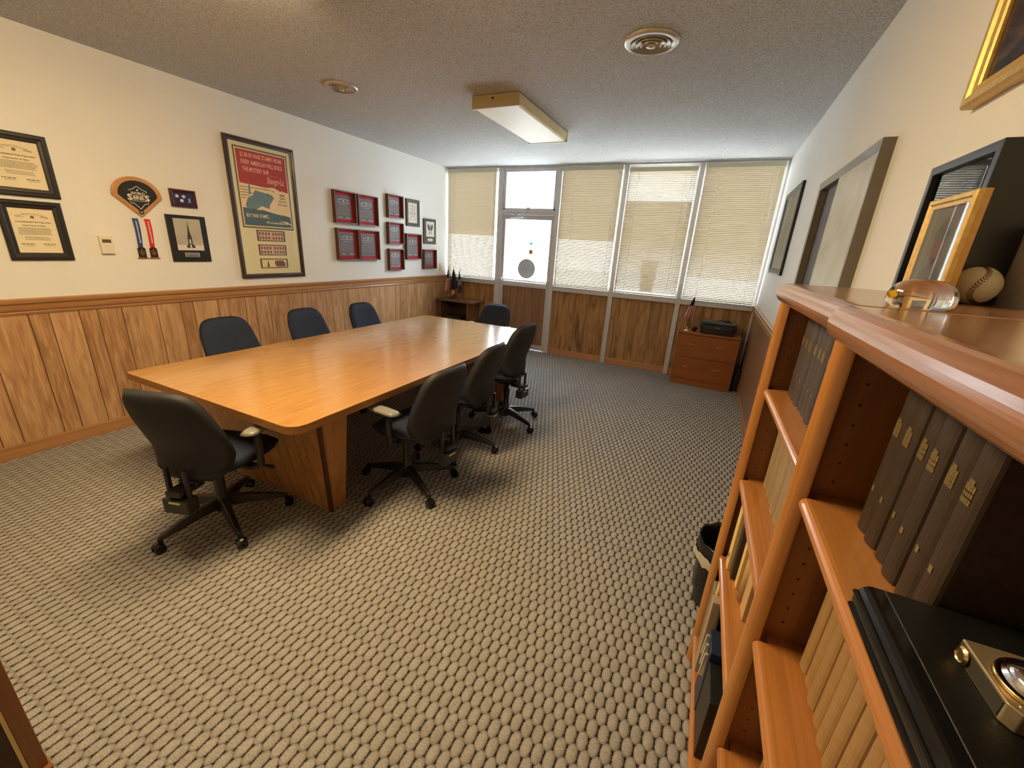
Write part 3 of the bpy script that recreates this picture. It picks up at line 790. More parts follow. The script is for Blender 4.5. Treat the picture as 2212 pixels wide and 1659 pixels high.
# ------------------------------------------------------------------ office chairs (front faces +y)
def make_chair(label):
    t = thing('office_chair', label, 'chair')
    # five-arm base
    hub = B().lathe([(.001, .07), (.038, .07), (.042, .12), (.036, .16), (.028, .17), (.028, .34), (.020, .345), (.020, .42), (.001, .42)], 20)
    hub.build('gas_column', 'black_plastic', t, smooth=True)
    for k in range(5):
        a = math.radians(-90 + 72 * k); c, s_ = math.cos(a), math.sin(a)
        L = B(); secs = [(.03, .125, .030, .030), (.12, .118, .026, .026), (.22, .100, .021, .020), (.295, .085, .018, .014), (.325, .078, .012, .010)]
        vs = []
        for q, z, hw, hh in secs:
            for u, v in ((-1, -1), (1, -1), (.65, 1), (-.65, 1)):
                vs.append((q * c - u * hw * s_, q * s_ + u * hw * c, z + v * hh))
        fs = [(3, 2, 1, 0)]
        for j in range(len(secs) - 1):
            for i in range(4): fs.append((j * 4 + i, j * 4 + (i + 1) % 4, (j + 1) * 4 + (i + 1) % 4, (j + 1) * 4 + i))
        e = (len(secs) - 1) * 4; fs.append((e, e + 1, e + 2, e + 3)); L.add(vs, fs)
        leg = L.build('base_leg', 'black_plastic', t, bevel=.006)
        w_ = B(); cx, cy = .318 * c, .318 * s_
        for side in (-1, 1):
            ax = Vector((-s_, c, 0)); p0 = Vector((cx, cy, .027)) + ax * side * .008 + Vector((c, s_, 0)) * .012
            w_.cyl(p0, p0 + ax * side * .016, .027, .025, n=16)
        w_.cyl((cx, cy, .03), (cx, cy, .078), .012, n=10)
        w_.cyl((cx + c * .012 - s_ * -.008, cy + s_ * .012 + c * -.008, .034), (cx + c * .012 + s_ * -.008, cy + s_ * .012 - c * -.008, .034), .024, n=12)
        w_.build('caster', 'black_gloss', leg)
    mech = B(); mech.box(-.09, .09, -.17, .18, .405, .445); mech.box(-.05, .05, -.22, -.12, .40, .43); mech.build('tilt_mechanism', 'black_plastic', t, bevel=.008)
    lv = B(); lv.tube([(.08, .02, .42), (.20, .03, .41), (.235, .03, .405)], .006); lv.tube([(.235, .03, .405), (.275, .032, .402)], .011)
    lv.build('lever', 'black_plastic', t, smooth=True)
    # seat
    out = [(x * .5 * 1.0, y) for x, y in rrect(1.0, .47, .19, n=8)]
    outline = []
    for x, y in rrect(.49, .455, .15, n=8):
        outline.append((x * (1 - .10 * max(0, -y) / .235), y))
    place = lambda a, b_, h: (a, b_, h)
    mid = lambda a, b_: .480 - .05 * max(0, (b_ - .10)) ** 1.0 * 1.6 + .018 * (a / .24) ** 2
    B().pillow(outline, (0, 0), mid, .040, .030, place=place, rings=8, edge=.4).build('seat_cushion', 'fabric_navy', t, smooth=True)
    o2 = [(x * .94, y * .94) for x, y in outline]
    B().pillow(o2, (0, 0), lambda a, b_: mid(a, b_) - .022, .004, .030, place=place, rings=5, edge=.4).build('seat_pan', 'black_plastic', t, smooth=True)
    # back: padded front, hard curved shell behind
    def half(z):
        v = (z - .435) / .49
        return .228 - .026 * max(0, v - .45) * 2 - .022 * max(0, .30 - v) * 3.0
    zc, hz = .680, .248
    bo = []
    for i in range(40):
        a = 2 * PI * i / 40; ca, sa = math.cos(a), math.sin(a); e = 2 / 4.4
        z = zc + hz * math.copysign(abs(sa) ** e, sa); x = half(z) * math.copysign(abs(ca) ** e, ca); bo.append((x, z))
    def midb(x, z):
        v = (z - .435) / .49
        y = -.235 + .045 * math.exp(-((v - .25) / .28) ** 2) - .115 * max(0, v - .35) ** 1.3 - .0
        return y + .055 * (x / .23) ** 2
    B().pillow(bo, (0, zc), midb, .050, .000, rings=9, edge=.45).build('back_cushion', 'fabric_navy', t, smooth=True)
    bo2 = [(x * 1.0, zc + (z - zc) * 1.0) for x, z in bo]
    B().pillow(bo2, (0, zc), lambda x, z: midb(x, z) - .002, .001, .042, rings=9, edge=.45).build('back_shell', 'fabric_char', t, smooth=True)
    pp = B()
    for sx in (-.050, .050): pp.box(sx - .010, sx + .010, -.272, -.252, .33, .52)
    pp.box(-.066, .066, -.300, -.235, .295, .370)
    pp.box(-.04, .04, -.30, -.16, .385, .415)
    bs_ = pp.build('back_support', 'black_plastic', t, bevel=.004)
    B().box(-.03, .03, -.3012, -.3002, .350, .360).build('maker_label', 'label_yellow', bs_)
    # arms
    for s_ in (-1, 1):
        a_ = B(); x = s_ * .262
        a_.tube([(s_ * .10, -.03, .425), (s_ * .20, -.03, .43), (x, -.035, .455), (x, -.035, .56), (x, -.03, .645)], [.016, .016, .018, .019, .016], 10)
        arm = a_.build('armrest', 'black_plastic', t, smooth=True)
        pl = B(); pl.pillow([(x + px_ * 1.0, py_) for px_, py_ in rrect(.082, .24, .038, n=5)], (x, 0), lambda a, b_: .655, .016, .014, place=place, rings=4, edge=.4)
        pl.build('arm_pad', 'arm_pad', arm, smooth=True)
    return t
CH = [  # x, y, facing angle (0 = +y), turn of the star base, seat moved back, back raised
    (1.853, 1.152, 18, -18, (.10, -.05), 0, 'charcoal office chair at the near end of the table, seen from behind'),
    (2.510, 1.985, 85, -20.5, (0, -.09), 0, 'nearest of the three office chairs on the right side of the table'),
    (2.495, 2.635, 91, 8.6, (0, -.04), 0, 'middle office chair of the three on the right side of the table'),
    (2.600, 3.310, 85, -13.7, (0, .10), .055, 'farthest of the three office chairs on the right side of the table'),
    (1.00, 2.00, -88, 10, (0, -.10), 0, 'navy office chair on the left side, nearest the framed poster'),
    (1.02, 2.74, -86, 30, (0, -.10), 0, 'middle navy office chair of the three along the left wall'),
    (.93, 3.55, -88, -25, (0, -.10), -.03, 'farthest navy office chair of the three along the left wall'),
    (1.72, 4.38, 180, 20, (0, -.08), -.03, 'office chair at the far end of the table, in front of the door'),
]
c0 = None
for i, (x, y, a, turn, off, up, lab) in enumerate(CH):
    a = math.radians(a)
    if c0 is None:
        c0 = make_chair(lab); c0.location = (x, y, 0); c0.rotation_euler = (0, 0, a); c0['group'] = 'office chairs around the conference table'; ch_ = c0
    else: ch_ = dup(c0, (x, y, 0), a, lab)
    for c in ch_.children:
        nm_ = c.name.split('.')[0]
        if nm_ == 'base_leg': c.rotation_euler = (0, 0, math.radians(turn))
        elif nm_ != 'gas_column': c.location = (off[0], off[1], up if nm_ in ('back_cushion', 'back_shell') else 0)
    bpy.context.view_layer.update()

# ------------------------------------------------------------------ things on the left wall
def at_left(y0, y1, z0, z1): return (0.0, (y0 + y1) / 2, (z0 + z1) / 2), y1 - y0, z1 - z0
def cert(name, label, y0, y1, z0, z1, heads, frame='black_frame', fw=.045, paper='cream_paper', seedn=1, d=.02):
    loc, w_, h_ = at_left(y0, y1, z0, z1)
    t = thing(name, label, 'framed certificate', loc, ROT_LEFT)
    frame_bars(w_, h_, fw, d).build('frame', frame, t)
    iw, ih = w_ - 2 * fw, h_ - 2 * fw
    B().box(-iw / 2 - .004, iw / 2 + .004, -ih / 2 - .004, ih / 2 + .004, .002, .006).build('paper', paper, t)
    rnd = random.Random(seedn); z = .0065
    disc(B(), 0, ih * .31, ih * .035, z).build('seal', 'seal_brown', t)
    b = B(); n = 16
    arc = arc_text('The American Legion', 0, ih * .36 - iw * .62, iw * .62, ih * .075, 1.15, z)
    for s_ in (-1, 1): rect(arc, s_ * iw * .27 - iw * .1, s_ * iw * .27 + iw * .1, ih * .30, ih * .312, z)
    arc.build('title_arc', 'ink_light', t)
    if heads: tt = text_bm([(heads[0], 0, ih * .20, ih * .030, iw * .80, 0, .03), (heads[1], 0, ih * .12, ih * .026, iw * .52, 0, .03)], z)
    else:
        tt = B(); text_lines(tt, -iw * .36, iw * .36, ih * .20, ih * .022, z, rnd); text_lines(tt, -iw * .2, iw * .2, ih * .13, ih * .02, z, rnd)
    for k in range(6): text_lines(tt, -iw * .40, iw * .40, ih * (.06 - k * .028), ih * .010, z, rnd)
    for k in range(3): text_lines(tt, -iw * .30, iw * .30, ih * (-.14 - k * .03), ih * .009, z, rnd)
    for s_ in (-1, 1):
        text_lines(tt, s_ * iw * .24 - iw * .16, s_ * iw * .24 + iw * .14, -ih * .30, ih * .016, z, rnd); text_lines(tt, s_ * iw * .24 - iw * .12, s_ * iw * .24 + iw * .12, -ih * .34, ih * .009, z, rnd)
    tt.build('lettering', 'ink', t)
    B().box(-iw / 2 - .003, iw / 2 + .003, -ih / 2 - .003, ih / 2 + .003, .0085, .0095).build('pane', 'glass', t)
    return t
k = K
cert('framed_certificate', 'upper of the two black-framed certificates at the left edge', .985 * k, 1.268 * k, 1.545 * k, 1.88 * k, ('Consolidated Post Reporting', 'Department of Idaho'), seedn=1, fw=.048)
cert('framed_certificate', 'lower of the two black-framed certificates, left of the thermostat', .985 * k, 1.256 * k, 1.188 * k, 1.522 * k, ('Consolidated Post Reporting', 'Department of Idaho'), seedn=2, fw=.048)

# baseball-field plaque
loc = (0, 1.662 * k, 1.605 * k)
t = thing('wood_plaque', 'oak plaque shaped like a baseball diamond reading WORLD SERIES', 'plaque', loc, ROT_LEFT)
def fan(sc, oy=0):
    R0 = .160 * sc; pts = [(0, -.145 * sc + oy)]
    for i in range(15):
        a = math.radians(-4 + 188 * i / 14); pts.append((R0 * math.cos(a), .012 * sc + oy + .133 * sc * math.sin(a)))
    return pts
B().prism(fan(1.0), 0, .022).build('plaque_board', 'oak_plaque', t, bevel=.006)
B().prism(fan(.78, .004), .0222, .0236).build('black_inlay', 'black_board', t)
em = B(); z = .0242
def outline_ring(pts, w_, z):
    b_ = B(); n = len(pts); cx = sum(p[0] for p in pts) / n; cy = sum(p[1] for p in pts) / n
    inn = [(cx + (p[0] - cx) * (1 - w_), cy + (p[1] - cy) * (1 - w_)) for p in pts]
    b_.add([(p[0], p[1], z) for p in pts] + [(p[0], p[1], z) for p in inn], [(i, (i + 1) % n, n + (i + 1) % n, n + i) for i in range(n)]); return b_
sh = [(-.058, .046), (-.032, .054), (-.014, .068), (.0, .078), (.014, .068), (.032, .054), (.058, .046), (.056, .034)]
for (ax_, ay_), (bx_, by_) in zip(sh[:-1], sh[1:]):
    dx_, dy_ = bx_ - ax_, by_ - ay_; L_ = math.hypot(dx_, dy_); nx_, ny_ = -dy_ / L_ * .0018, dx_ / L_ * .0018
    poly(em, [(ax_ - nx_, ay_ - ny_), (bx_ - nx_, by_ - ny_), (bx_ + nx_, by_ + ny_), (ax_ + nx_, ay_ + ny_)], z)
low = [(-.060, -.030), (-.052, -.046), (-.034, -.046), (0, -.086), (.034, -.046), (.052, -.046), (.060, -.030)]
for (ax_, ay_), (bx_, by_) in zip(low[:-1], low[1:]):
    dx_, dy_ = bx_ - ax_, by_ - ay_; L_ = math.hypot(dx_, dy_); nx_, ny_ = -dy_ / L_ * .0018, dx_ / L_ * .0018
    poly(em, [(ax_ - nx_, ay_ - ny_), (bx_ - nx_, by_ - ny_), (bx_ + nx_, by_ + ny_), (ax_ + nx_, ay_ + ny_)], z)
disc(em, 0, .050, .006, z, 12)
tx = text_bm([('WORLD', 0, .026, .021, .090, 0, .02), ('ERIE', 0, -.004, .027, .068, 0, .03), ('S', -.055, -.003, .042, .032, 0, .03), ('S', .055, -.003, .042, .032, 0, .03)], .0246)
em.add(tx.v, tx.f); rect(em, -.045, .045, -.029, -.0265, z)
em.build('emblem', 'white_paper', t)
disc(B(), 0, -.108, .017, .0225, 20).build('black_disc', 'black_board', t)
disc(B(), 0, -.105, .008, .0232, 16).build('white_ball', 'white_paper', t)

# pin display
loc, w_, h_ = at_left(1.860 * k, 2.032 * k, 1.568 * k, 1.691 * k)
t = thing('pin_frame', 'small maroon frame with four lapel pins on blue velvet', 'framed pins', loc, ROT_LEFT)
frame_bars(w_, h_, .026, .022).build('frame', 'maroon_frame', t)
B().box(-w_ / 2 + .02, w_ / 2 - .02, -h_ / 2 + .02, h_ / 2 - .02, .002, .008).build('velvet', 'navy_pin', t)
pin1 = B().prism([(-.012, -.012), (.012, -.012), (.008, .012), (-.009, .012)], .008, .012); pin1.v = [(v[0] - .045, v[1] + .016, v[2]) for v in pin1.v]; pin1.build('pin', 'poster_pink', t)
B().prism([(.005, -.0), (.02, .016), (.005, .030), (-.012, .016)], .008, .012).build('pin', 'photo_light', t)
pb = B(); pb.cyl((-.014, -.018, .008), (-.014, -.018, .012), .013, n=18); pb.build('pin', 'white_paper', t)
B().prism([(.03, -.028), (.056, -.028), (.05, -.016), (.052, .002), (.044, .006), (.036, .002), (.036, -.016)], .008, .012).build('pin', 'brass', t)
B().box(-w_ / 2 + .022, w_ / 2 - .022, -h_ / 2 + .022, h_ / 2 - .022, .014, .015).build('pane', 'glass', t)

# trophy photograph plaque
loc, w_, h_ = at_left(1.802 * k, 2.070 * k, 1.176 * k, 1.511 * k)
t = thing('photo_plaque', 'black plaque with a photograph of a tall trophy above a name plate', 'plaque', loc, ROT_LEFT)
B().box(-w_ / 2, w_ / 2, -h_ / 2, h_ / 2, 0, .016).build('plaque_board', 'black_frame', t, bevel=.004)
pw, ph = w_ * .68, h_ * .68; py = h_ * .09
B().box(-pw / 2, pw / 2, py - ph / 2, py + ph / 2, .0162, .018).build('photograph', 'photo_grey', t)
b = B(); rect(b, -pw / 2, pw / 2, py - ph / 2, py - ph * .33, .0184); b.build('photo_light_area', 'photo_light', t)
b = B(); z = .0190; y0 = py - ph * .42
poly(b, [(-.034, y0), (.034, y0), (.032, y0 + .012), (.024, y0 + .03), (-.024, y0 + .03), (-.032, y0 + .012)], z)
poly(b, [(-.016, y0 + .03), (.016, y0 + .03), (.018, y0 + .075), (.007, y0 + .14), (.004, y0 + .175), (-.004, y0 + .175), (-.007, y0 + .14), (-.018, y0 + .075)], z)
rect(b, -.010, .010, y0 + .175, y0 + .178, z); poly(b, [(-.002, y0 + .178), (.002, y0 + .178), (.003, y0 + .20), (-.008, y0 + .207), (-.001, y0 + .198)], z)
b.build('trophy_picture', 'photo_dark', t)
b = B(); rect(b, -.006, .006, y0 + .034, y0 + .07, .0194); rect(b, -.007, .007, y0 + .003, y0 + .026, .0194); b.build('trophy_highlight', 'photo_light', t)
B().box(-.058, .058, -h_ * .40, -h_ * .30, .0162, .018).build('name_plate', 'chrome', t)
rr = random.Random(4); b = B()
for q in range(4): text_lines(b, -.048, .048, -h_ * .325 - q * .0075, .0036, .0184, rr)
b.build('lettering', 'ink', t)

# thermostat
loc, w_, h_ = at_left(1.396 * k, 1.466 * k, 1.229 * k, 1.341 * k)
t = thing('thermostat', 'beige wall thermostat with grey display and buttons', 'thermostat', loc, ROT_LEFT)
B().box(-w_ / 2, w_ / 2, -h_ / 2, h_ / 2, 0, .026).build('housing', 'white_plastic', t, bevel=.004)
B().box(-.026, .026, .016, .040, .026, .0268).build('display', 'lcd', t)
for q in range(3): B().box(-.014, .014, -.006 - q * .016, .004 - q * .016, .026, .0285).build('button', 'seal_white', t, bevel=.001)

# two medals on ribbons
def medal(y, z0, z1, mat, label, wri):
    t = thing('medal', label, 'medal', (0, y, z1), ROT_LEFT)
    L = z1 - z0; b = B(); n = 8; pts = []
    for i in range(n + 1):
        v = i / n; w_ = .019 - .004 * v; xo = .002 * math.sin(v * 5); zz = .004 + .006 * math.sin(v * PI)
        pts += [(xo - w_, -v * L, zz), (xo + w_, -v * L, zz + .002 * math.cos(v * 9)), (xo + w_, -v * L, zz + .0035), (xo - w_, -v * L, zz + .0015)]
    fs = []
    for i in range(n):
        for q in range(4): fs.append((i * 4 + q, i * 4 + (q + 1) % 4, (i + 1) * 4 + (q + 1) % 4, (i + 1) * 4 + q))
    fs += [(0, 1, 2, 3), (n * 4, n * 4 + 1, n * 4 + 2, n * 4 + 3)]
    b.add(pts, fs); b.build('ribbon', mat, t)
    b = B(); rr = random.Random(len(label))
    for i in range(16):
        yy = -.02 - i * (L - .05) / 16; rect(b, -.004, .003 + rr.random() * .003, yy - .006, yy + .002, .0150 if False else .0142)
    b.build('ribbon_print', 'silver_ink', t)
    md = B().prism([(-.026, -.072), (.026, -.072), (.026, -.004), (.014, .006), (0, .009), (-.014, .006), (-.026, -.004)], .002, .008)
    md.v = [(v[0], v[1] - L - .004, v[2]) for v in md.v]; mo = md.build('medal_plate', 'medal_black', t, bevel=.001)
    b = B(); cy = -L - .044; ring2(b, 0, cy, .011, .0145, .0085, 20); ring2(b, 0, cy, .004, .007, .0085, 16); disc(b, 0, cy + .026, .006, .0085, 12)
    poly(b, [(-.022, cy + .018), (-.012, cy + .010), (-.010, cy + .013), (-.020, cy + .021)], .0085); poly(b, [(.022, cy + .018), (.012, cy + .010), (.010, cy + .013), (.020, cy + .021)], .0085)
    b.build('emblem', 'gilt', mo)
    B().box(-.036, .036, -L - .086, -L - .076, .001, .010).build('base_bar', 'brass', t, bevel=.002)
    return t
medal(1.620 * k, 1.273 * k, 1.466 * k, 'blue_ribbon', 'medal hanging on a blue ribbon under the diamond plaque', 1)
medal(1.690 * k, 1.273 * k, 1.466 * k, 'red_ribbon', 'medal hanging on a red ribbon under the diamond plaque', 2)

# framed poster
loc, w_, h_ = at_left(2.300 * k, 2.917 * k, 1.032 * k, 2.149 * k)
t = thing('framed_poster', 'tall brown-framed war stamps poster with a ship and stamp sheets below', 'framed poster', loc, ROT_LEFT)
frame_bars(w_, h_, .040, .026).build('frame', 'dark_brown_frame', t)
iw, ih = w_ - .076, h_ - .076
B().box(-iw / 2, iw / 2, -ih / 2, ih / 2, .003, .007).build('mat_board', 'mat_board', t)
pt = .541; pw = .512; phh = .680; pb_ = pt - phh
B().box(-pw / 2 - .014, pw / 2 + .014, pb_ - .014, pt + .014, .0072, .0078).build('mat_opening', 'mat_bevel', t)
B().box(-pw / 2, pw / 2, pb_, pt, .0079, .0086).build('poster_sheet', 'poster_cream', t)
z = .0089; x0, x1 = -pw / 2 + .010, pw / 2 - .010
b = B(); rsp = pt - .306
poly(b, [(x0, pt - .010), (x0, rsp + .01), (x0 + .25, rsp - .005), (x0 + .34, rsp + .005), (x0 + .38, rsp - .01), (x1, rsp - .028), (x1, pt - .010)], z); b.build('red_field', 'poster_red', t)
b = B()
sea = pb_ + .168
poly(b, [(x0, pb_ + .010), (x1, pb_ + .010), (x1, sea - .055), (x1 - .12, sea - .03), (x1 - .22, sea - .01), (x0 + .20, sea), (x0, sea)], z); b.build('sea', 'poster_deep', t)
b = B(); poly(b, [(x0 + .03, sea + .02), (x0 + .05, sea - .01), (x0 + .14, sea - .004), (x0 + .27, sea - .004), (x0 + .275, sea + .04), (x0 + .33, sea + .115), (x0 + .31, sea + .14), (x0 + .14, sea + .165), (x0 + .115, sea + .12), (x0 + .06, sea + .09)], z + .0002)
poly(b, [(x0 + .075, sea + .12), (x0 + .095, sea + .12), (x0 + .098, sea + .19), (x0 + .088, sea + .235), (x0 + .080, sea + .19)], z + .0002)
b.build('ship', 'poster_blue', t)
b = B()
for q in range(5): rect(b, x0, x0 + (.30, .09, .26, .08, .05)[q], rsp - .025 - q * .024, rsp - .020 - q * .024, z)
for qx, qy in ((x0 + .32, rsp - .03), (x0 + .40, rsp - .015), (x0 + .27, rsp - .06)):
    poly(b, [(qx - .022, qy + .008), (qx, qy + .002), (qx + .024, qy - .008), (qx + .002, qy - .003)], z + .0003); poly(b, [(qx - .008, qy - .008), (qx + .012, qy + .008), (qx + .007, qy - .004)], z + .0003)
tt = text_bm([('BOMB', x1 - .070, sea + .150, .016, .050, 0, .03), ('TOKYO', x1 - .070, sea + .120, .016, .060, 0, .03), ('With Your', x1 - .072, sea + .090, .015, .085, .2, .02), ('Extra Change', x1 - .075, sea + .060, .015, .105, .2, .02)], z)
b.add(tt.v, tt.f); b.build('dark_lettering', 'photo_dark', t)
b = B(); poly(b, [(x0 + .13, sea - .012), (x0 + .19, sea + .028), (x0 + .26, sea + .010), (x0 + .34, sea - .012), (x0 + .42, sea - .045), (x0 + .30, sea - .028), (x0 + .2, sea - .008)], z + .0004)
poly(b, [(x1 - .13, sea - .10), (x1 - .05, sea - .115), (x1, sea - .135), (x1, sea - .125), (x1 - .05, sea - .10)], z + .0004); b.build('wave_foam', 'poster_cream', t)
tt = text_bm([('$1.00 IN WAR STAMPS FROM', 0, pt - .049, .038, .412, 0, .02), ('EVERY AMERICAN WILL BUILD', 0, pt - .110, .038, .412, 0, .02), ('THE MYSTERY SHIP', -.070, pt - .171, .038, .262, 0, .02),
              ('. . . . .', .10, pt - .186, .03, .07, 0, .03), ('Shangri-La', .118, pt - .240, .058, .180, .35, .01)], z + .0004)
tt.build('pink_lettering', 'poster_pink', t)
tt = text_bm([('BUY WAR STAMPS..', -.105, pb_ + .102, .034, .230, 0, .02), ('Fill Your Stamp Album Now', .092, pb_ + .048, .020, .235, 0, .03)], z + .0004)
tt.build('white_lettering', 'poster_cream', t)
yy = 1.622 - 1.789
for q in range(3):
    hh = .105 if q < 2 else .095; y1 = yy - q * .137
    xo = .006
    B().box(xo - .152, xo + .152, y1 - hh, y1, .0072, .0080).build('stamp_sheet', 'mat_bevel', t)
    b = B(); rect(b, xo - .134, xo + .134, y1 - hh + .010, y1 - .010, .0084); sh_ = b.build('stamp_paper', 'stamp_pink' if q < 2 else 'poster_cream', t)
    b = B()
    if q < 2:
        for i in range(8):
            for j in range(2):
                cx = xo - .118 + i * .031 + (.016 if i > 3 else 0); cy = y1 - .032 - j * .040; rect(b, cx - .010, cx + .010, cy - .014, cy + .012, .0088)
    else:
        poly(b, [(xo - .085, y1 - .082), (xo - .055, y1 - .082), (xo - .060, y1 - .05), (xo - .066, y1 - .022), (xo - .072, y1 - .022), (xo - .078, y1 - .05)], .0088)
        poly(b, [(xo + .01, y1 - .02), (xo + .10, y1 - .018), (xo + .125, y1 - .05), (xo + .12, y1 - .08), (xo + .02, y1 - .08), (xo, y1 - .05)], .0088)
    b.build('stamp_print', 'stamp_dark', t)
B().box(-iw / 2, iw / 2, -ih / 2, ih / 2, .0125, .0135).build('pane', 'glass', t)

# red-lined shadow boxes
def shadow_box(y0, y1, z0, z1, label, ink, sq=False, seedn=1, strong=1.0):
    loc, w_, h_ = at_left(y0, y1, z0, z1)
    t = thing('shadow_box', label, 'framed award', loc, ROT_LEFT, 'red-lined award boxes on the left wall')
    dp, th = .052, .012
    b = B(); o = [(-w_ / 2, -h_ / 2), (w_ / 2, -h_ / 2), (w_ / 2, h_ / 2), (-w_ / 2, h_ / 2)]
    i_ = [(x - math.copysign(th, x), y - math.copysign(th, y)) for x, y in o]
    vs = [(x, y, 0) for x, y in o] + [(x, y, dp) for x, y in o] + [(x, y, dp) for x, y in i_] + [(x, y, 0) for x, y in i_]
    fs = []
    for j in range(4):
        for q in range(4): fs.append((j * 4 + q, j * 4 + (q + 1) % 4, ((j + 1) % 4) * 4 + (q + 1) % 4, ((j + 1) % 4) * 4 + q))
    b.add(vs, fs); b.build('box_frame', 'box_wood', t)
    B().box(-w_ / 2 + th, w_ / 2 - th, -h_ / 2 + th, h_ / 2 - th, .001, .006).build('red_backing', 'red_mat', t)
    pw, ph = w_ * .70, h_ * .74
    pp = B().box(-pw / 2, pw / 2, -ph / 2, ph / 2, .006, .010).build('paper_border', 'pink_ink', t)
    B().box(-pw / 2 + .004, pw / 2 - .004, -ph / 2 + .004, ph / 2 - .004, .010, .0105).build('paper', 'grey_paper', t)
    z = .0109; rnd = random.Random(seedn); b = B()
    at_ = arc_text('The American Legion', 0, ph * .345 - pw * .62, pw * .62, ph * (.066 + .012 * strong), 1.2, z, .02 + .03 * strong); b.add(at_.v, at_.f)
    for s_ in (-1, 1): rect(b, s_ * pw * .28 - pw * .09, s_ * pw * .28 + pw * .09, ph * .285, ph * (.292 + .014 * strong), z)
    text_lines(b, -pw * .42, pw * .42, ph * .20, ph * (.018 + .012 * strong), z, rnd, .04); text_lines(b, -pw * .30, pw * .30, ph * .11, ph * (.014 + .010 * strong), z, rnd, .04)
    if ink:
        text_lines(b, -pw * .40, -pw * .10, -ph * .42, ph * .022, z, rnd); text_lines(b, pw * .1, pw * .42, -ph * .42, ph * .03, z, rnd)
    b.build('lettering', 'silver_ink', t)
    disc(B(), 0, ph * .28, ph * .040, z, 18).build('seal', 'seal_white', t)
    b = B()
    for k_ in range(11): text_lines(b, -pw * .43, pw * .43, ph * (.03 - k_ * .034), ph * .012 * (.7 + .6 * strong), z, rnd, .05)
    b.build('small_print', 'pink_ink', t)
    B().box(-w_ / 2 + th, w_ / 2 - th, -h_ / 2 + th, h_ / 2 - th, .0165, .0172).build('pane', 'glass_soft', t)
    return t
SB = [(3.330, 3.622, 1.562, 1.882, 'red-lined award box, top left of the block of four', 1, .5), (3.648, 3.955, 1.560, 1.880, 'red-lined award box, top right of the block of four', 1, .6),
      (3.338, 3.637, 1.190, 1.514, 'red-lined award box, bottom left of the block of four', 1, .2), (3.648, 3.955, 1.187, 1.513, 'red-lined award box, bottom right of the block of four', 0, .1),
      (4.122, 4.396, 1.680, 1.941, 'red-lined award box, topmost in the stack of three', 1, 1.0), (4.118, 4.390, 1.375, 1.629, 'red-lined award box, middle of the stack of three', 1, 1.0),
      (4.116, 4.389, 1.063, 1.321, 'red-lined award box, lowest in the stack of three', 1, 1.2), (4.443, 4.749, 1.193, 1.515, 'red-lined award box under the white framed certificate', 1, .2),
      (4.808, 5.090, 1.064, 1.324, 'red-lined award box with brown edge, nearest the window', 0, .05)]
for q, (a, b_, c, d_, lab, ink, st) in enumerate(SB): shadow_box(a * k, b_ * k, c * k, d_ * k, lab, ink, seedn=20 + q, strong=st)
cert('framed_certificate', 'white certificate in a dark wood frame among the red award boxes', 4.482 * k, 4.751 * k, 1.606 * k, 1.933 * k, None, frame='recess_brown', fw=.048, paper='white_paper', seedn=9)
loc, w_, h_ = at_left(4.834 * k, 5.108 * k, 1.396 * k, 1.725 * k)
t = thing('eagle_plaque', 'dark wood plaque with a silver eagle emblem and white name plate', 'plaque', loc, ROT_LEFT)
B().box(-w_ / 2, w_ / 2, -h_ / 2, h_ / 2, 0, .02).build('plaque_board', 'recess_brown', t, bevel=.004)
B().box(-w_ * .33, w_ * .33, -h_ * .20, h_ * .40, .0202, .0215).build('silver_plate', 'photo_light', t)
b = B(); z = .022; cy = h_ * .10
for s_ in (-1, 1):
    poly(b, [(s_ * .01, cy + .01), (s_ * .03, cy + .055), (s_ * .062, cy + .075), (s_ * .070, cy + .04), (s_ * .05, cy - .01), (s_ * .02, cy - .03)], z)
    poly(b, [(s_ * .006, cy - .03), (s_ * .03, cy - .05), (s_ * .035, cy - .075), (s_ * .02, cy - .07)], z)
poly(b, [(-.010, cy + .06), (.0, cy + .07), (.012, cy + .06), (.008, cy), (0, cy - .05), (-.008, cy)], z); b.build('eagle_emblem', 'photo_dark', t)
B().box(-w_ * .20, w_ * .20, -h_ * .38, -h_ * .27, .0202, .021).build('name_plate', 'white_paper', t)
b = B(); rr = random.Random(3); text_lines(b, -w_ * .12, w_ * .12, -h_ * .315, .004, .0214, rr); text_lines(b, -w_ * .12, w_ * .12, -h_ * .345, .004, .0214, rr); b.build('lettering', 'ink', t)
loc, w_, h_ = at_left(5.203 * k, 5.27 * k, 1.025 * k, 1.140 * k)
t = thing('light_switch', 'ivory light switch plate above the corner stand', 'light switch', loc, ROT_LEFT)
B().box(-w_ / 2, w_ / 2, -h_ / 2, h_ / 2, 0, .006).build('switch_plate', 'ivory', t, bevel=.003)
B().box(-.006, .006, -.012, .012, .006, .014).build('toggle', 'ivory', t, bevel=.001)

# ------------------------------------------------------------------ corner stand with flags
cx0, cx1, cy0, cy1, cz = .04, .745, 5.70, 6.085, .722
t = thing('corner_stand', 'low walnut stand with open front in the far left corner', 'stand', ((cx0 + cx1) / 2, (cy0 + cy1) / 2, 0))
hx, hy = (cx1 - cx0) / 2, (cy1 - cy0) / 2
B().box(-hx, hx, -hy, hy, cz - .030, cz).build('stand_top', 'walnut', t, bevel=.006)
B().box(-hx + .06, -hx + .085, -hy + .03, hy, 0, cz - .03).build('side_panel', 'walnut', t)
B().box(hx - .115, hx - .09, -hy + .03, hy, 0, cz - .03).build('side_panel', 'walnut', t)
B().box(-hx + .085, hx - .115, hy - .02, hy, .04, cz - .03).build('back_panel', 'walnut_dark', t)
for z in (.10, .40): B().box(-hx + .085, hx - .115, -hy + .05, hy - .02, z, z + .02).build('shelf', 'walnut_dark', t)
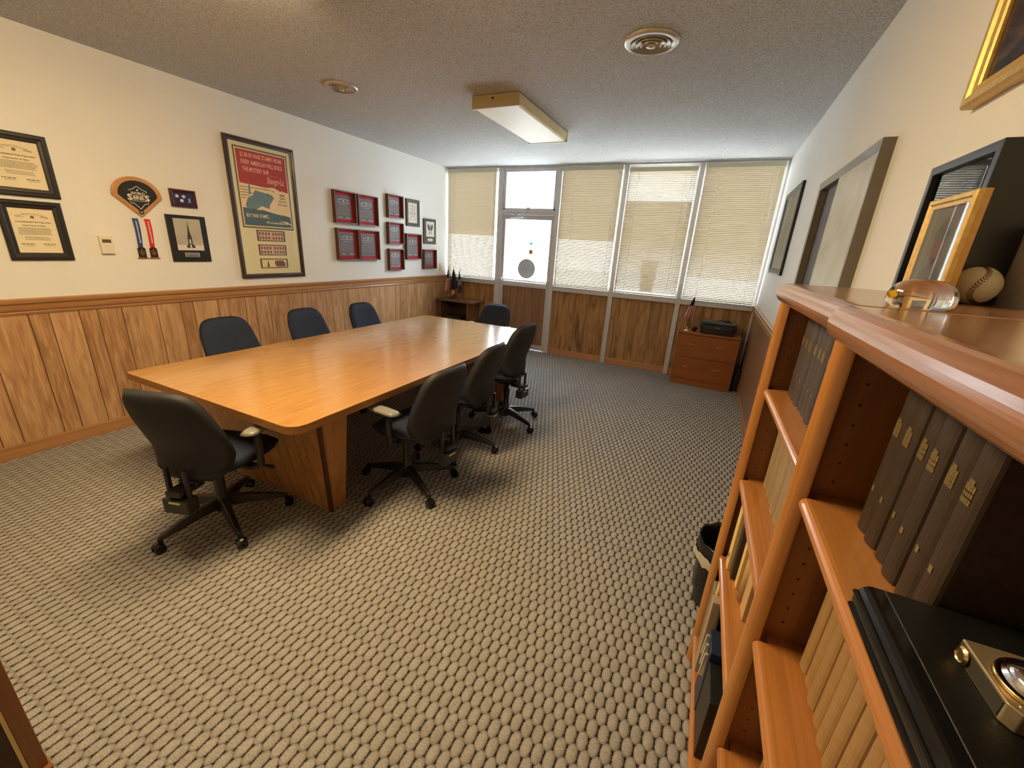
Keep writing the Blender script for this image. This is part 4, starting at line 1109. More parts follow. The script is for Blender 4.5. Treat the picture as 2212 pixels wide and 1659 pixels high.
tag(B().prism(rrect(.30, .22, .02, .36, 5.86), .421, .452).build('document_case', 'black_plastic'), 'flat black case on the shelf of the corner stand', 'case')

def flag_cloth(parent, base, top, height, width, mat, name='flag_cloth', lean=0, fold=1.0):
    """cloth gathered at the pole top and falling in folds"""
    b = B(); nu, nv = 18, 12; vs = []; uv = []
    for j in range(nv + 1):
        v = j / nv
        for i in range(nu + 1):
            u = i / nu
            w_ = width * (.12 + .88 * v ** .8)
            x = top[0] + lean * v + (u - .5) * w_
            y = top[1] + .022 * v * math.sin(u * 17 * fold + 1.0) + .01 * v
            z = top[2] - v * height * (1 - .14 * abs(u - .45) - .10 * u)
            vs.append((x, y, z)); uv.append((u, 1 - v))
    fs = [(j * (nu + 1) + i, j * (nu + 1) + i + 1, (j + 1) * (nu + 1) + i + 1, (j + 1) * (nu + 1) + i) for j in range(nv) for i in range(nu)]
    me = bpy.data.meshes.new(name); me.from_pydata(vs, [], fs); me.materials.append(M[mat])
    l = me.uv_layers.new(name='uv')
    for p in me.polygons:
        p.use_smooth = True
        for li, vi in zip(p.loop_indices, p.vertices): l.data[li].uv = uv[vi]
    o = bpy.data.objects.new(name, me); COL.objects.link(o); o.parent = parent
    sd = o.modifiers.new('th', 'SOLIDIFY'); sd.thickness = .0012
    return o
fx, fy = .262, 5.90
t = thing('flag_stand', 'round-based stand with a gold seal holding three small flags', 'flag stand', (fx, fy, cz))
B().lathe([(.001, 0), (.062, 0), (.060, .012), (.030, .022), (.014, .040), (.010, .065), (.001, .066)], 24).build('stand_base', 'walnut_dark', t, smooth=True)
mo = B().cyl((0, -.012, .105), (0, -.022, .105), .045, n=28).build('gold_seal', 'brass', t)
b = B(); b.cyl((0, -.0225, .105), (0, -.025, .105), .022, n=20); b.build('seal_relief', 'gold', mo)
b = B(); b.box(-.006, .006, -.012, .012, .06, .15); b.build('seal_post', 'brass', t)
tips = [(-.105, .015, .495), (.0, .0, .505), (.130, .0, .490)]
for q, tp in enumerate(tips):
    p_ = B(); p_.tube([(tp[0] * .15, 0, .055), tp], .004, 6); p_.lathe([(.001, 0), (.007, .004), (.004, .014), (.001, .026)], 10, c=tp); p_.build('flag_pole', 'black_plastic', t)
flag_cloth(t, None, (-.10, -.012, .462), .375, .115, 'flag_us', 'striped_flag', lean=-.018)
flag_cloth(t, None, (.005, -.012, .475), .345, .145, 'flag_navy', 'dark_flag', fold=.8)
flag_cloth(t, None, (.118, -.012, .455), .375, .090, 'flag_purple', 'purple_flag', lean=.01, fold=.9)

# ------------------------------------------------------------------ file cabinet in the far right corner
ax0, ax1, ay0, ay1, az = 3.882, 4.600, 5.717, 6.08, .700
t = thing('file_cabinet', 'two-drawer oak lateral file cabinet under the right window', 'cabinet', ((ax0 + ax1) / 2, (ay0 + ay1) / 2, 0))
hx, hy = (ax1 - ax0) / 2, (ay1 - ay0) / 2
b = B(); b.box(-hx, hx, -hy + .02, hy, .0, az - .028); b.build('carcass', 'cab_oak', t)
B().box(-hx - .006, hx + .006, -hy - .008, hy, az - .026, az).build('cabinet_top', 'cab_oak', t, bevel=.004)
B().box(-hx, hx, -hy + .002, -hy + .019, .0, .076).build('plinth', 'cab_oak', t)
for z0, z1 in ((.080, .366), (.371, .668)):
    dwr = B().box(-hx, hx, -hy, -hy + .0195, z0, z1).build('drawer', 'cab_oak', t, bevel=.002)
    for hx_ in (-.195, .165):
        h_ = B(); zz = (z0 + z1) / 2 + .03
        h_.tube([(hx_ - .05, -hy, zz), (hx_ - .048, -hy - .02, zz), (hx_ + .048, -hy - .02, zz), (hx_ + .05, -hy, zz)], .0065, 8); h_.build('drawer_handle', 'cab_handle', dwr, smooth=True)
# printer
px, py = 4.325, 5.875
t = thing('printer', 'black desktop printer on the oak file cabinet', 'printer', (px, py, az))
def slab(z0, z1, w, dpt, r_, oy=0, mat='printer', nm='body', bev=.01):
    o = B().prism(rrect(w, dpt, r_, 0, oy), z0, z1).build(nm, mat, t, bevel=bev); return o
slab(.0, .055, .40, .27, .05, nm='base_tray'); slab(.052, .118, .425, .29, .06, nm='body'); slab(.122, .150, .405, .27, .05, oy=.005, nm='scanner_lid', mat='printer_top')
b = B(); b.prism([(-.19, -.14), (.0, -.14), (.0, -.02), (-.19, -.02)], .1505, .1535); b.build('lid_plate', 'printer_top', t)
b = B(); b.box(-.03, .02, -.1465, -.1455, .075, .095); b.build('maker_badge', 'seal_grey', t)
b = B(); b.box(-.185, .185, -.1430, -.139, .030, .034); b.build('paper_slot', 'black_gloss', t)
t2 = tag(B().tube([(4.31, 5.84, az + .160), (4.34, 5.86, az + .175), (4.38, 5.85, az + .162), (4.42, 5.87, az + .178), (4.46, 5.85, az + .160), (4.41, 5.81, az + .162), (4.37, 5.83, az + .166), (4.45, 5.83, az + .160)], .006).build('cable', 'black_plastic', smooth=True), 'black cable coiled on top of the printer', 'cable')
# little flag on brass base
t = thing('desk_flag', 'small striped flag on a round brass base beside the printer', 'flag', (3.960, 5.80, az))
B().lathe([(.001, 0), (.040, 0), (.040, .005), (.030, .010), (.008, .014), (.005, .05), (.001, .05)], 24).build('brass_base', 'brass', t, smooth=True)
p_ = B(); p_.tube([(0, 0, .012), (-.0, 0, .06), (.030, 0, .48)], .003, 6); p_.lathe([(.001, 0), (.005, .004), (.001, .03)], 8, c=(.030, 0, .48)); p_.build('flag_pole', 'brass', t)
flag_cloth(t, None, (.026, -.008, .43), .30, .105, 'flag_us', 'striped_flag', lean=-.045)
t = thing('ornament', 'small black glossy round ornament between the flag and the printer', 'ornament', (4.052, 5.84, az))
B().lathe([(.001, 0), (.024, 0), (.026, .006), (.012, .010), (.024, .016), (.034, .032), (.034, .044), (.024, .060), (.010, .068), (.001, .070)], 24).build('body', 'black_gloss', t, smooth=True)
B().lathe([(.001, .070), (.010, .071), (.006, .080), (.001, .082)], 12).build('silver_cap', 'chrome', t, smooth=True)
tag(B().prism([(4.625, 5.80), (4.69, 5.80), (4.69, 6.0), (4.64, 6.0)], 0, .30).build('gap_shadow_block', 'black_plastic', bevel=.01), 'black block standing in for the shadow in the gap between file cabinet and right wall', 'case')  # dark block added for the shade that mostly fills this gap

# ------------------------------------------------------------------ things on the right wall
def at_right(y0, y1, z0, z1): return (W, (y0 + y1) / 2, (z0 + z1) / 2), y1 - y0, z1 - z0
loc, w_, h_ = at_right(4.50, 5.46, 1.500, 2.280)
t = thing('framed_picture', 'dark-framed picture with a pale mat, nearest the window on the right wall', 'framed picture', loc, ROT_RIGHT)
frame_bars(w_, h_, .055, .024).build('frame', 'black_frame', t)
B().box(-w_ / 2 + .05, w_ / 2 - .05, -h_ / 2 + .05, h_ / 2 - .05, .003, .008).build('mat_board', 'photo_light', t)
B().box(-w_ / 2 + .16, w_ / 2 - .16, -h_ / 2 + .16, h_ / 2 - .16, .0082, .009).build('print', 'photo_grey', t)
B().box(-w_ / 2 + .05, w_ / 2 - .05, -h_ / 2 + .05, h_ / 2 - .05, .013, .014).build('pane', 'glass', t)

# wide grey wall case with an open slot
y0, y1, z0, z1 = 2.300, 3.455, 1.20, 2.100; dp = .045
loc, w_, h_ = at_right(y0, y1, z0, z1)
t = thing('wall_case', 'wide grey wall case with a dark open slot, half hidden behind the bookcase', 'wall case', loc, ROT_RIGHT)
b = B(); b.box(-w_ / 2, w_ / 2, h_ / 2 - .045, h_ / 2, 0, dp); b.box(-w_ / 2, w_ / 2, -h_ / 2, -h_ / 2 + .045, 0, dp)
b.box(-w_ / 2, -w_ / 2 + .055, -h_ / 2 + .045, h_ / 2 - .045, 0, dp); b.box(w_ / 2 - .02, w_ / 2, -h_ / 2 + .045, h_ / 2 - .045, 0, dp)
b.build('case_frame', 'grey_frame', t)
B().box(-w_ / 2 + .055, w_ / 2 - .02, -h_ / 2 + .045, h_ / 2 - .045, .002, .008).build('case_back', 'recess_brown', t)
B().box(-w_ / 2 + .52, w_ / 2 - .02, -h_ / 2 + .045, h_ / 2 - .045, .03, dp - .002).build('sliding_panel', 'grey_panel', t)

# gilt-framed picture, upper right
loc, w_, h_ = at_right(.95, 1.700, 2.025, 2.62)
t = thing('gilt_framed_picture', 'gilt-framed dark red picture cut off by the upper right corner', 'framed picture', loc, ROT_RIGHT)
frame_bars(w_, h_, .048, .032).build('frame', 'gold', t)
mt, nt, p, o = new_mat('maroon_print')
v = coords(nt, scale=(2.5, 9, 1)); n = nd(nt, 'ShaderNodeTexNoise', i_Scale=1.6, i_Detail=3.0, i_Distortion=1.2); ln(nt, v, n.inputs[0])
ln(nt, ramp(nt, n.outputs[0], [(.36, s2l((48, 34, 60))), (.48, s2l((92, 40, 56))), (.56, s2l((120, 60, 56))), (.64, s2l((190, 160, 130)))]), p.inputs['Base Color']); p.inputs['Roughness'].default_value = .5
M['maroon_print'] = mt
B().box(-w_ / 2 + .042, w_ / 2 - .042, -h_ / 2 + .042, h_ / 2 - .042, .003, .008).build('print', 'maroon_print', t)
B().box(-w_ / 2 + .042, w_ / 2 - .042, -h_ / 2 + .042, h_ / 2 - .042, .014, .015).build('pane', 'glass', t)

# ------------------------------------------------------------------ bookcases
XF = 4.371; ZT = 1.552; DP = W - .012 - XF
BW = .69
SHZ = [.135, .615, .925, 1.232]           # shelf centre heights
def bookcase(yn, rot, label, shelves, tag_group, off=0.0):
    """local x = depth away from the room, y = along the wall (0 at the near side)"""
    t = thing('bookcase', label, 'bookcase', (XF - off, yn, 0), (0, 0, rot), tag_group)
    st = .046
    for y in (0, BW - .020):
        B().box(.012, DP - .003, y, y + .020, 0, ZT - .055).build('side_panel', 'oak_inner', t)
    for y in (0, BW - st):
        # rounded face stile
        b = B(); pts = []
        for i in range(9):
            a = PI * i / 8; pts.append((.022 - .022 * math.sin(a), y + st / 2 - (st / 2 - .0015) * math.cos(a)))
        pts += [(.026, y + st - .0015), (.026, y + .0015)]
        b.prism(pts, 0, ZT - .052); b.build('face_stile', 'oak_z', t, smooth=False, bevel=.001)
    B().box(DP - .010, DP - .003, .020, BW - .020, .05, ZT - .055).build('back_panel', 'oak_inner', t)
    # top with bullnose front edge
    pts = []
    n = 12; hh = .029
    for i in range(n + 1):
        a = -PI / 2 - PI * i / n; pts.append((.012 + .026 * math.cos(a), ZT - hh + hh * math.sin(a) * -1 * -1))
    pts = [(x, z) for x, z in pts] + [(DP, ZT), (DP, ZT - 2 * hh)]
    b = B(); nn = len(pts)
    ys = [-.002, .005, BW - .005, BW + .002]
    vs = []
    for q, y in enumerate(ys):
        ins = .006 if q in (0, 3) else 0
        for x, z in pts:
            cx_, cz_ = .15, ZT - hh
            vs.append((x + (ins if x < cx_ else 0), y, z - ins * (1 if z > cz_ else -1)))
    fs = [tuple(range(nn)), tuple(3 * nn + i for i in range(nn))]
    for j in range(3):
        for i in range(nn): fs.append((j * nn + i, j * nn + (i + 1) % nn, (j + 1) * nn + (i + 1) % nn, (j + 1) * nn + i))
    b.add(vs, fs); b.build('bookcase_top', 'oak_top', t)
    for z in shelves:
        pts = []
        for i in range(9):
            a = -PI / 2 - PI * i / 8; pts.append(((.028 if z > .2 else .014) + .013 * math.cos(a), z + .013 * math.sin(a)))
        pts += [(DP - .011, z + .013), (DP - .011, z - .013)]
        b = B(); prism_y(b, pts[:9] + [(.0405, z + .013), (.0405, z - .013)], st + .0005, BW - st - .0005)
        b.box(.0404, DP - .011, .0205, BW - .0205, z - .013, z + .013); b.build('shelf', 'oak_y', t)
    b = B()
    for y in (.0203, BW - .0203):
        for x in (.06, ):
            for q in range(34):
                zz = .28 + q * .036
                if min(abs(zz - s_) for s_ in shelves) > .03: b.cyl((x, y - .0004, zz), (x, y + .0004, zz), .0022, n=8)
    b.build('pin_holes', 'hole_dark', t)
    B().box(.03, .05, .02, BW - .02, 0, shelves[0] - .014).build('plinth', 'oak_inner', t)
    return t
yB, yA = .180, .880
rotB, rotA = math.radians(.6), math.radians(1.2)
shA = [.135, .545, .873, 1.209]
bkB = bookcase(yB, rotB, 'near oak bookcase filling the lower right, with an album on its upper shelf', [.135, .545, .873, 1.209], 'matching oak bookcases along the right wall')
bkA = bookcase(yA, rotA, 'farther oak bookcase with rounded top edge, beyond the near one', shA, 'matching oak bookcases along the right wall', off=-.009)

def loc_in(bk, x, y, z):
    bpy.context.view_layer.update(); return bk.matrix_world @ Vector((x, y, z))
def make_book(th, h, dp, mat, label, gilt=True, group=None, cat='book'):
    """origin at spine foot centre; spine faces -x; cover, page block, gilt lettering"""
    t = thing('book', label, cat, group=group)
    b = B(); pts = []
    for i in range(9):
        a = -PI / 2 - PI * i / 8; pts.append((.009 + .009 * math.cos(a), th / 2 * math.sin(a)))
    pts += [(dp, th / 2), (dp, -th / 2)]
    b.prism(pts, 0, h); b.build('cover', mat, t)
    B().box(.012, dp - .004, -th / 2 + .003, th / 2 - .003, h, h + .0006).build('pages', 'pages', t)
    if gilt:
        g = B(); w_ = th * .22
        for q, (zz, hh) in enumerate(((.735, .006), (.705, .010), (.677, .009), (.652, .009))):
            k_ = .5 if q == 0 else .9
            n = 5
            for i in range(n):
                u0 = (-1 + 2 * i / n) * k_ * w_ * 1.2; u1 = u0 + 2 * k_ * w_ * 1.2 / n * .8
                xa = -.0005 + .009 * (1 - math.sqrt(max(0, 1 - (u0 / (th / 2)) ** 2))); xb = -.0005 + .009 * (1 - math.sqrt(max(0, 1 - (u1 / (th / 2)) ** 2)))
                g.quad((xa, u0, zz * h - hh * .4), (xb, u1, zz * h - hh * .4), (xb, u1, zz * h + hh * .5), (xa, u0, zz * h + hh * .5))
        g.build('gilt_title', 'gilt', t); g = B()
        for i in (-1,):
            g.quad((-.0004, i * .004 + .0006, .27 * h), (-.0004, i * .004 + .0076, .27 * h), (-.0004, i * .004 + .0076, .27 * h + .009), (-.0004, i * .004 + .0006, .27 * h + .009))
        g.build('gilt_numeral', 'gilt', t)
    return t
def row(bk, y_start, y_end, th, h, dp, mat, z, xs, labels, group, gilt, gap=.001, dirn=-1):
    """copies of one book from y_start towards y_end (bookcase coordinates)"""
    first = None; y = y_start; i = 0
    while (y - th >= y_end - 1e-6):
        lab = labels(i)
        if first is None: o = first = make_book(th, h, dp, mat, lab, gilt, group)
        else: o = dup(first, (0, 0, 0), 0, lab)
        p = loc_in(bk, xs + random.uniform(0, .006), y - th / 2, z)
        o.location = p; o.rotation_euler = (0, 0, bk.rotation_euler.z); o['group'] = group
        y -= th + gap; i += 1
    return i
ordn = ['first', 'second', 'third', 'fourth', 'fifth', 'sixth', 'seventh', 'eighth', 'ninth', 'tenth', 'eleventh', 'twelfth', 'thirteenth', 'fourteenth', 'fifteenth', 'sixteenth', 'seventeenth', 'eighteenth', 'nineteenth', 'twentieth']
row(bkB, .603, .377, .0360, .250, .20, 'book_dark', 1.2230, .080, lambda i: 'dark bound volume on the near bookcase, upper shelf, %s from its far end' % ordn[i], 'dark bound volumes, upper shelf of the near bookcase', True, .0015)
row(bkB, .636, .030, .0345, .262, .20, 'book_tan', .8865, .090, lambda i: 'tan volume under the album shelf of the near bookcase, %s from the far end' % ordn[i], 'tan volumes, middle shelf of the near bookcase', False, .0010)
row(bkB, .636, .030, .036, .262, .20, 'book_tan', .5585, .090, lambda i: 'tan volume on the low shelf of the near bookcase, %s from the far end' % ordn[i], 'tan volumes, low shelf of the near bookcase', False, .0010)
row(bkA, .640, .030, .048, .250, .20, 'book_grey', 1.2225, .072, lambda i: 'dark grey bound volume on the farther bookcase, top shelf, %s from its far end' % ordn[i], 'dark grey bound volumes, top shelf of the farther bookcase', True, .0015)
row(bkA, .655, .030, .052, .262, .20, 'book_tan_grey', .8865, .084, lambda i: 'tan volume on the farther bookcase, second shelf, %s from its far end' % ordn[i], 'tan volumes, second shelf of the farther bookcase', False, .0012)

def place(o, bk, x, y, z, rz=0):
    o.location = loc_in(bk, x, y, z); o.rotation_euler = (o.rotation_euler.x, o.rotation_euler.y, bk.rotation_euler.z + rz); return o
# farther bookcase, third shelf: binder, dark folder, cream folders, paper roll
z3 = .5585
t = thing('binder', 'yellow ring binder on the third shelf of the farther bookcase', 'binder')
B().box(0, .25, -.022, .022, 0, .262).build('binder_cover', 'manila', t, bevel=.003); B().cyl((-.0006, 0, .05), (.002, 0, .05), .008, n=14).build('finger_hole', 'hole_dark', t); place(t, bkA, .036, .590, z3)
o = tag(B().box(0, .24, -.016, .016, 0, .258).build('folder_box', 'book_dark', bevel=.003), 'dark grey box file beside the yellow binder', 'box file'); place(o, bkA, .046, .542, z3)
o = tag(B().box(0, .24, -.016, .016, 0, .250).build('folder_stack', 'manila', bevel=.002), 'cream folders beside the dark box file, third shelf', 'folders'); place(o, bkA, .060, .500, z3)
o = tag(B().lathe([(.001, 0), (.020, 0), (.020, .255), (.014, .255), (.013, .05), (.001, .05)], 20).build('paper_roll', 'kraft', smooth=True), 'rolled brown paper standing on the third shelf of the farther bookcase', 'paper roll'); place(o, bkA, .082, .440, z3)
o = tag(B().box(0, .24, -.030, .030, 0, .245).build('folder_stack', 'kraft', bevel=.002), 'brown paper folders behind the face frame, third shelf', 'folders'); place(o, bkA, .070, .380, z3)
# farther bookcase, bottom shelf
z4 = .1485
o = tag(B().box(0, .2, -.035, .035, 0, .30).build('storage_box', 'clear_bin', bevel=.003), 'tall grey box at the far end of the bottom shelf', 'box'); place(o, bkA, .020, .600, z4)
o = tag(B().box(0, .22, -.014, .014, 0, .375).build('folder', 'manila', bevel=.002), 'tall cream folder beside the grey box, bottom shelf', 'folder'); place(o, bkA, .022, .545, z4)
o = tag(B().box(0, .22, -.020, .020, 0, .33).build('storage_box', 'box_greige', bevel=.003), 'beige box with pale edge on the bottom shelf of the farther bookcase', 'box'); place(o, bkA, .008, .500, z4)
o = tag(B().box(0, .24, -.016, .016, 0, .37).build('ring_binder', 'black_gloss', bevel=.003), 'tall black binder on the bottom shelf of the farther bookcase', 'binder'); place(o, bkA, .030, .458, z4)
t = thing('magazine_file', 'navy magazine file with pale paper tabs sticking out, bottom shelf', 'magazine file')
B().box(0, .22, -.05, .05, 0, .27).build('file_body', 'navy_book', t, bevel=.003)
for q in range(3): B().add([(-.014, -.03 + q * .024, .14 + q * .02), (.0, -.03 + q * .024, .14 + q * .02), (.0, -.026 + q * .024, .23 + q * .015), (-.010, -.030 + q * .024, .235 + q * .015), (-.014, -.022 + q * .024, .14 + q * .02), (.0, -.022 + q * .024, .14 + q * .02), (.0, -.018 + q * .024, .23 + q * .015), (-.010, -.022 + q * .024, .235 + q * .015)],
    [(0, 1, 2, 3), (4, 7, 6, 5), (0, 4, 5, 1), (1, 5, 6, 2), (2, 6, 7, 3), (3, 7, 4, 0)]).build('paper_tab', 'white_paper', t)
place(t, bkA, .012, .375, z4)
o = tag(B().box(0, .24, -.07, .07, 0, .24).build('ring_binder', 'shelf_black', bevel=.003), 'thick black binder nearest the near bookcase, bottom shelf', 'binder'); place(o, bkA, .014, .250, z4)

# album lying on the upper shelf of the near bookcase, metal keepsake box on it
t = thing('album', 'large black album lying flat on the upper shelf, spine to the room', 'album')
aw, ad, ah = .272, .26, .042
b = B(); pts = []
for i in range(11):
    a = -PI / 2 - PI * i / 10; pts.append((.012 + .013 * math.cos(a), ah / 2 + ah / 2 * math.sin(a)))
sp = B(); prism_y(sp, [(x, z) for x, z in pts] + [(.030, ah), (.030, 0)], -aw / 2, aw / 2); sp.build('spine', 'black_gloss', t)
for zz in (.012, .030): B().tube([(-.0005, -aw / 2, zz), (-.0005, aw / 2, zz)], .003, 8).build('spine_ridge', 'black_gloss', t)
B().box(.022, ad, -aw / 2, aw / 2, ah - .005, ah + .001).build('front_cover', 'shelf_black', t, bevel=.002)
B().box(.022, ad, -aw / 2, aw / 2, 0, .005).build('back_cover', 'shelf_black', t, bevel=.002)
B().box(.028, ad - .006, -aw / 2 + .006, aw / 2 - .006, .005, ah - .005).build('pages', 'hole_dark', t)
AX, AY, AZ = 4.388, .418, 1.2240
t.location = (AX, AY, AZ); t.rotation_euler = (0, 0, math.radians(.6))
zt = AZ + ah + .0012
t = thing('metal_box', 'flat brushed-metal keepsake box with domed lid, lying on the black album', 'box', (4.506, .452, zt), (0, 0, math.radians(2)))
bx = B(); pts = [(-.062, .036), (-.062, -.028), (-.056, -.036), (.062, -.036), (.062, .036)]
bx.prism(pts, 0, .020); bx.build('box_body', 'brushed', t, bevel=.0015)
B().box(-.0628, -.0622, -.026, .034, .0025, .0175).build('engraved_side', 'photo_dark', t)
B().lathe([(.001, 0), (.0075, 0), (.0085, .002), (.0065, .004), (.0055, .003), (.001, .003)], 24, c=(0, 0, 0)).build('dummy', 'brass', t)
kn = bpy.data.objects['dummy']; kn.name = 'brass_eyelet'; kn.data.name = 'brass_eyelet'; kn.rotation_euler = (0, -PI / 2, 0); kn.location = (-.0626, .024, .010)
B().lathe([(.0005, .020), (.030, .020), (.031, .0225), (.028, .0235), (.0285, .026), (.0255, .027), (.0258, .029), (.022, .032), (.015, .037), (.007, .0395), (.0005, .040)], 40, c=(-.026, -.006, 0)).build('dome', 'chrome', t, smooth=True)
B().lathe([(.0312, .0200), (.0330, .0202), (.0325, .0232), (.0300, .0252), (.0300, .0200)], 40, c=(-.026, -.006, 0)).build('dome_ring', 'brass', t, smooth=True)
b = B()
for q, (u, v) in enumerate(((-.050, -.020), (-.046, -.026), (-.053, -.027), (-.048, -.031))): b.cyl((u, v, .020), (u, v, .0206), .0016, n=8)
b.build('bright_rivet', 'chrome', t)

# ------------------------------------------------------------------ things on top of the bookcases
ZT2 = ZT + .0005
def lathe_ob(nm, prof, mat, par, n=40): return B().lathe(prof, n).build(nm, mat, par, smooth=True)
mt, nt, p, o = new_mat('clear_glass'); p.inputs['Transmission Weight'].default_value = 1.0; p.inputs['Roughness'].default_value = .0; p.inputs['IOR'].default_value = 1.48; p.inputs['Base Color'].default_value = (.97, .97, .97, 1)
M['clear_glass'] = mt
t = thing('paperweight', 'clear glass oval paperweight with a yellow sticker on the bookcase top', 'paperweight', (4.478, .935, ZT2), (0, 0, math.radians(-20)))
b = B(); prof = []; n = 32
rings = [(.001, .0), (.80, .0), (.95, .006), (1.0, .014), (.99, .022), (.92, .032), (.78, .040), (.55, .0465), (.28, .049), (.001, .050)]
vs = []
for r_, h in rings:
    for i in range(n):
        a = 2 * PI * i / n; vs.append((r_ * .044 * math.cos(a), r_ * .034 * math.sin(a), h * .92))
fs = []
for j in range(len(rings) - 1):
    for i in range(n): fs.append((j * n + i, j * n + (i + 1) % n, (j + 1) * n + (i + 1) % n, (j + 1) * n + i))
fs += [tuple(range(n)), tuple((len(rings) - 1) * n + i for i in range(n))]
b.add(vs, fs); b.build('glass_body', 'clear_glass', t, smooth=True)
stv = []
for i in range(16):
    a = 2 * PI * i / 16; stv.append((-.030 + .0075 * math.cos(a) * .9, -.0255 - .003 * math.sin(a) - .004, .020 + .007 * math.sin(a)))
stk = B(); stk.add([(x - .004, y - .006 + (.004 if z > .022 else .0), z) for x, y, z in stv], [tuple(range(16))]); stk.build('sticker', 'yellow_sticker', t)

# leaning gold photo frame
gx, gy0, gy1 = 4.578, 1.125, 1.320
t = thing('portrait_photo', 'gold-framed portrait photo standing on the bookcase, beside the baseball', 'photo frame', (gx, (gy0 + gy1) / 2, ZT2 + .103), ROT_RIGHT)
w_, h_ = gy1 - gy0, .204
frame_bars(w_, h_, .022, .013).build('frame', 'gold', t)
B().box(-w_ / 2 - .0005, w_ / 2 + .0005, -h_ / 2 - .0005, h_ / 2 + .0005, -.008, .002).build('frame_side', 'gold_edge', t)
iw, ih = w_ - .04, h_ - .04
B().box(-iw / 2, iw / 2, -ih / 2, ih / 2, .002, .006).build('photo_paper', 'seal_white', t)
b = B(); z = .0063
poly(b, [(-.050, -.082), (.052, -.082), (.046, -.050), (.030, -.038), (.012, -.030), (-.010, -.030), (-.030, -.040), (-.046, -.052)], z); b.build('jacket', 'photo_grey', t)
b = B(); disc(b, .0, .0, .024, .0066, 20, 1.25); rect(b, -.010, .010, -.036, -.018, .0066); b.build('face', 'pen_paper', t)
b = B(); poly(b, [(-.028, .018), (.028, .014), (.030, .030), (.004, .062), (-.010, .052), (-.028, .034)], .0069); poly(b, [(-.012, -.034), (.0, -.050), (.012, -.034), (.02, -.06), (-.02, -.06)], .0067); b.build('cap_and_lapels', 'photo_grey', t)
B().box(-iw / 2, iw / 2, -ih / 2, ih / 2, .0088, .0094).build('pane', 'glass', t)

# deep black shadow box leaning on the wall
kx, ky0, ky1 = 4.620, 1.245, 1.560
t = thing('display_box', 'deep black glass-fronted display box behind the gold photo frame', 'display box', (W - .003, (ky0 + ky1) / 2, ZT2 + .155), ROT_RIGHT)
w_, h_ = ky1 - ky0, .310; dp = W - .003 - kx; th = .020
b = B(); o_ = [(-w_ / 2, -h_ / 2), (w_ / 2, -h_ / 2), (w_ / 2, h_ / 2), (-w_ / 2, h_ / 2)]; i_ = [(x - math.copysign(th, x), y - math.copysign(th, y)) for x, y in o_]
vs = [(x, y, 0) for x, y in o_] + [(x, y, dp) for x, y in o_] + [(x, y, dp) for x, y in i_] + [(x, y, 0) for x, y in i_]; fs = []
for j in range(4):
    for q in range(4): fs.append((j * 4 + q, j * 4 + (q + 1) % 4, ((j + 1) % 4) * 4 + (q + 1) % 4, ((j + 1) % 4) * 4 + q))
b.add(vs, fs); b.build('box_frame', 'black_box', t, bevel=.002)
B().box(-w_ / 2 + th, w_ / 2 - th, -h_ / 2 + th, h_ / 2 - th, .001, .006).build('backing', 'recess_brown', t)
B().box(-w_ / 2 + th, w_ / 2 - th, -h_ / 2 + th, h_ / 2 - th, dp - .012, dp - .010).build('pane', glass_pane('display_glass', refl=2.6), t)

# baseball
t = thing('baseball', 'worn baseball behind the gold photo frame', 'baseball', (4.642, 1.195, ZT2 + .037), (0, .3, .5))
R_ = .0365
prof = [(max(.0005, R_ * math.sin(PI * i / 20)), -R_ * math.cos(PI * i / 20)) for i in range(21)]
B().lathe(prof, 32).build('ball', 'leather_ball', t, smooth=True)
b = B()
def seam(s_):
    tt = s_ * 4 * PI; A_ = .44
    ph_ = PI / 2 - (PI / 2 - A_) * math.cos(tt); th_ = tt / 2 + A_ * math.sin(2 * tt)
    return Vector((math.sin(ph_) * math.cos(th_), math.sin(ph_) * math.sin(th_), math.cos(ph_)))
for i in range(108):
    p0 = seam(i / 108); p1 = seam((i + .3) / 108); tg = (p1 - p0).normalized(); sd = p0.cross(tg).normalized()
    for s_ in (-1, 1):
        q0 = (p0 + tg * .02).normalized() * (R_ + .0003); q1 = (p0 - tg * .05 + sd * s_ * .12).normalized() * (R_ + .0004)
        b.tube([q0, q1], .0008, 4)
b.build('stitching', 'stitch', t)

# ------------------------------------------------------------------ waste bin beyond the bookcases
t = thing('waste_bin', 'black waste bin with bag liner on the floor past the bookcases', 'waste bin', (4.475, 1.93, 0))
B().lathe([(.001, .003), (.105, .003), (.108, .0), (.130, .335), (.126, .335), (.105, .012), (.001, .012)], 36).build('bin', 'black_plastic', t, smooth=False)
rr = random.Random(5); vs = []; n = 56; rows = [(.122, .10), (.126, .30), (.129, .352), (.135, .362), (.1385, .350), (.1375, .26)]
for j, (r_, h) in enumerate(rows):
    for i in range(n):
        a = 2 * PI * i / n; w_ = .0035 * math.sin(a * 9 + j) + .002 * math.sin(a * 23 + j * 2)
        vs.append(((r_ + abs(w_) * .8) * math.cos(a), (r_ + abs(w_) * .8) * math.sin(a), h + 1.6 * w_))
fs = []
for j in range(len(rows) - 1):
    for i in range(n): fs.append((j * n + i, j * n + (i + 1) % n, (j + 1) * n + (i + 1) % n, (j + 1) * n + i))
B().add(vs, fs).build('bag_liner', 'bag_black', t, smooth=True)
vs = []; rows = [(.1415, .300), (.144, .275), (.142, .255)]
for j, (r_, h) in enumerate(rows):
    for i in range(n):
        a = 2 * PI * i / n; w_ = .004 * math.sin(a * 7 + j) + .003 * math.sin(a * 19)
        vs.append(((r_ + abs(w_)) * math.cos(a), (r_ + abs(w_)) * math.sin(a), h + 1.5 * w_))
fs = []
for j in range(len(rows) - 1):
    for i in range(n): fs.append((j * n + i, j * n + (i + 1) % n, (j + 1) * n + (i + 1) % n, (j + 1) * n + i))
o = B().add(vs, fs).build('bag_cuff', 'bag_white', t, smooth=True)

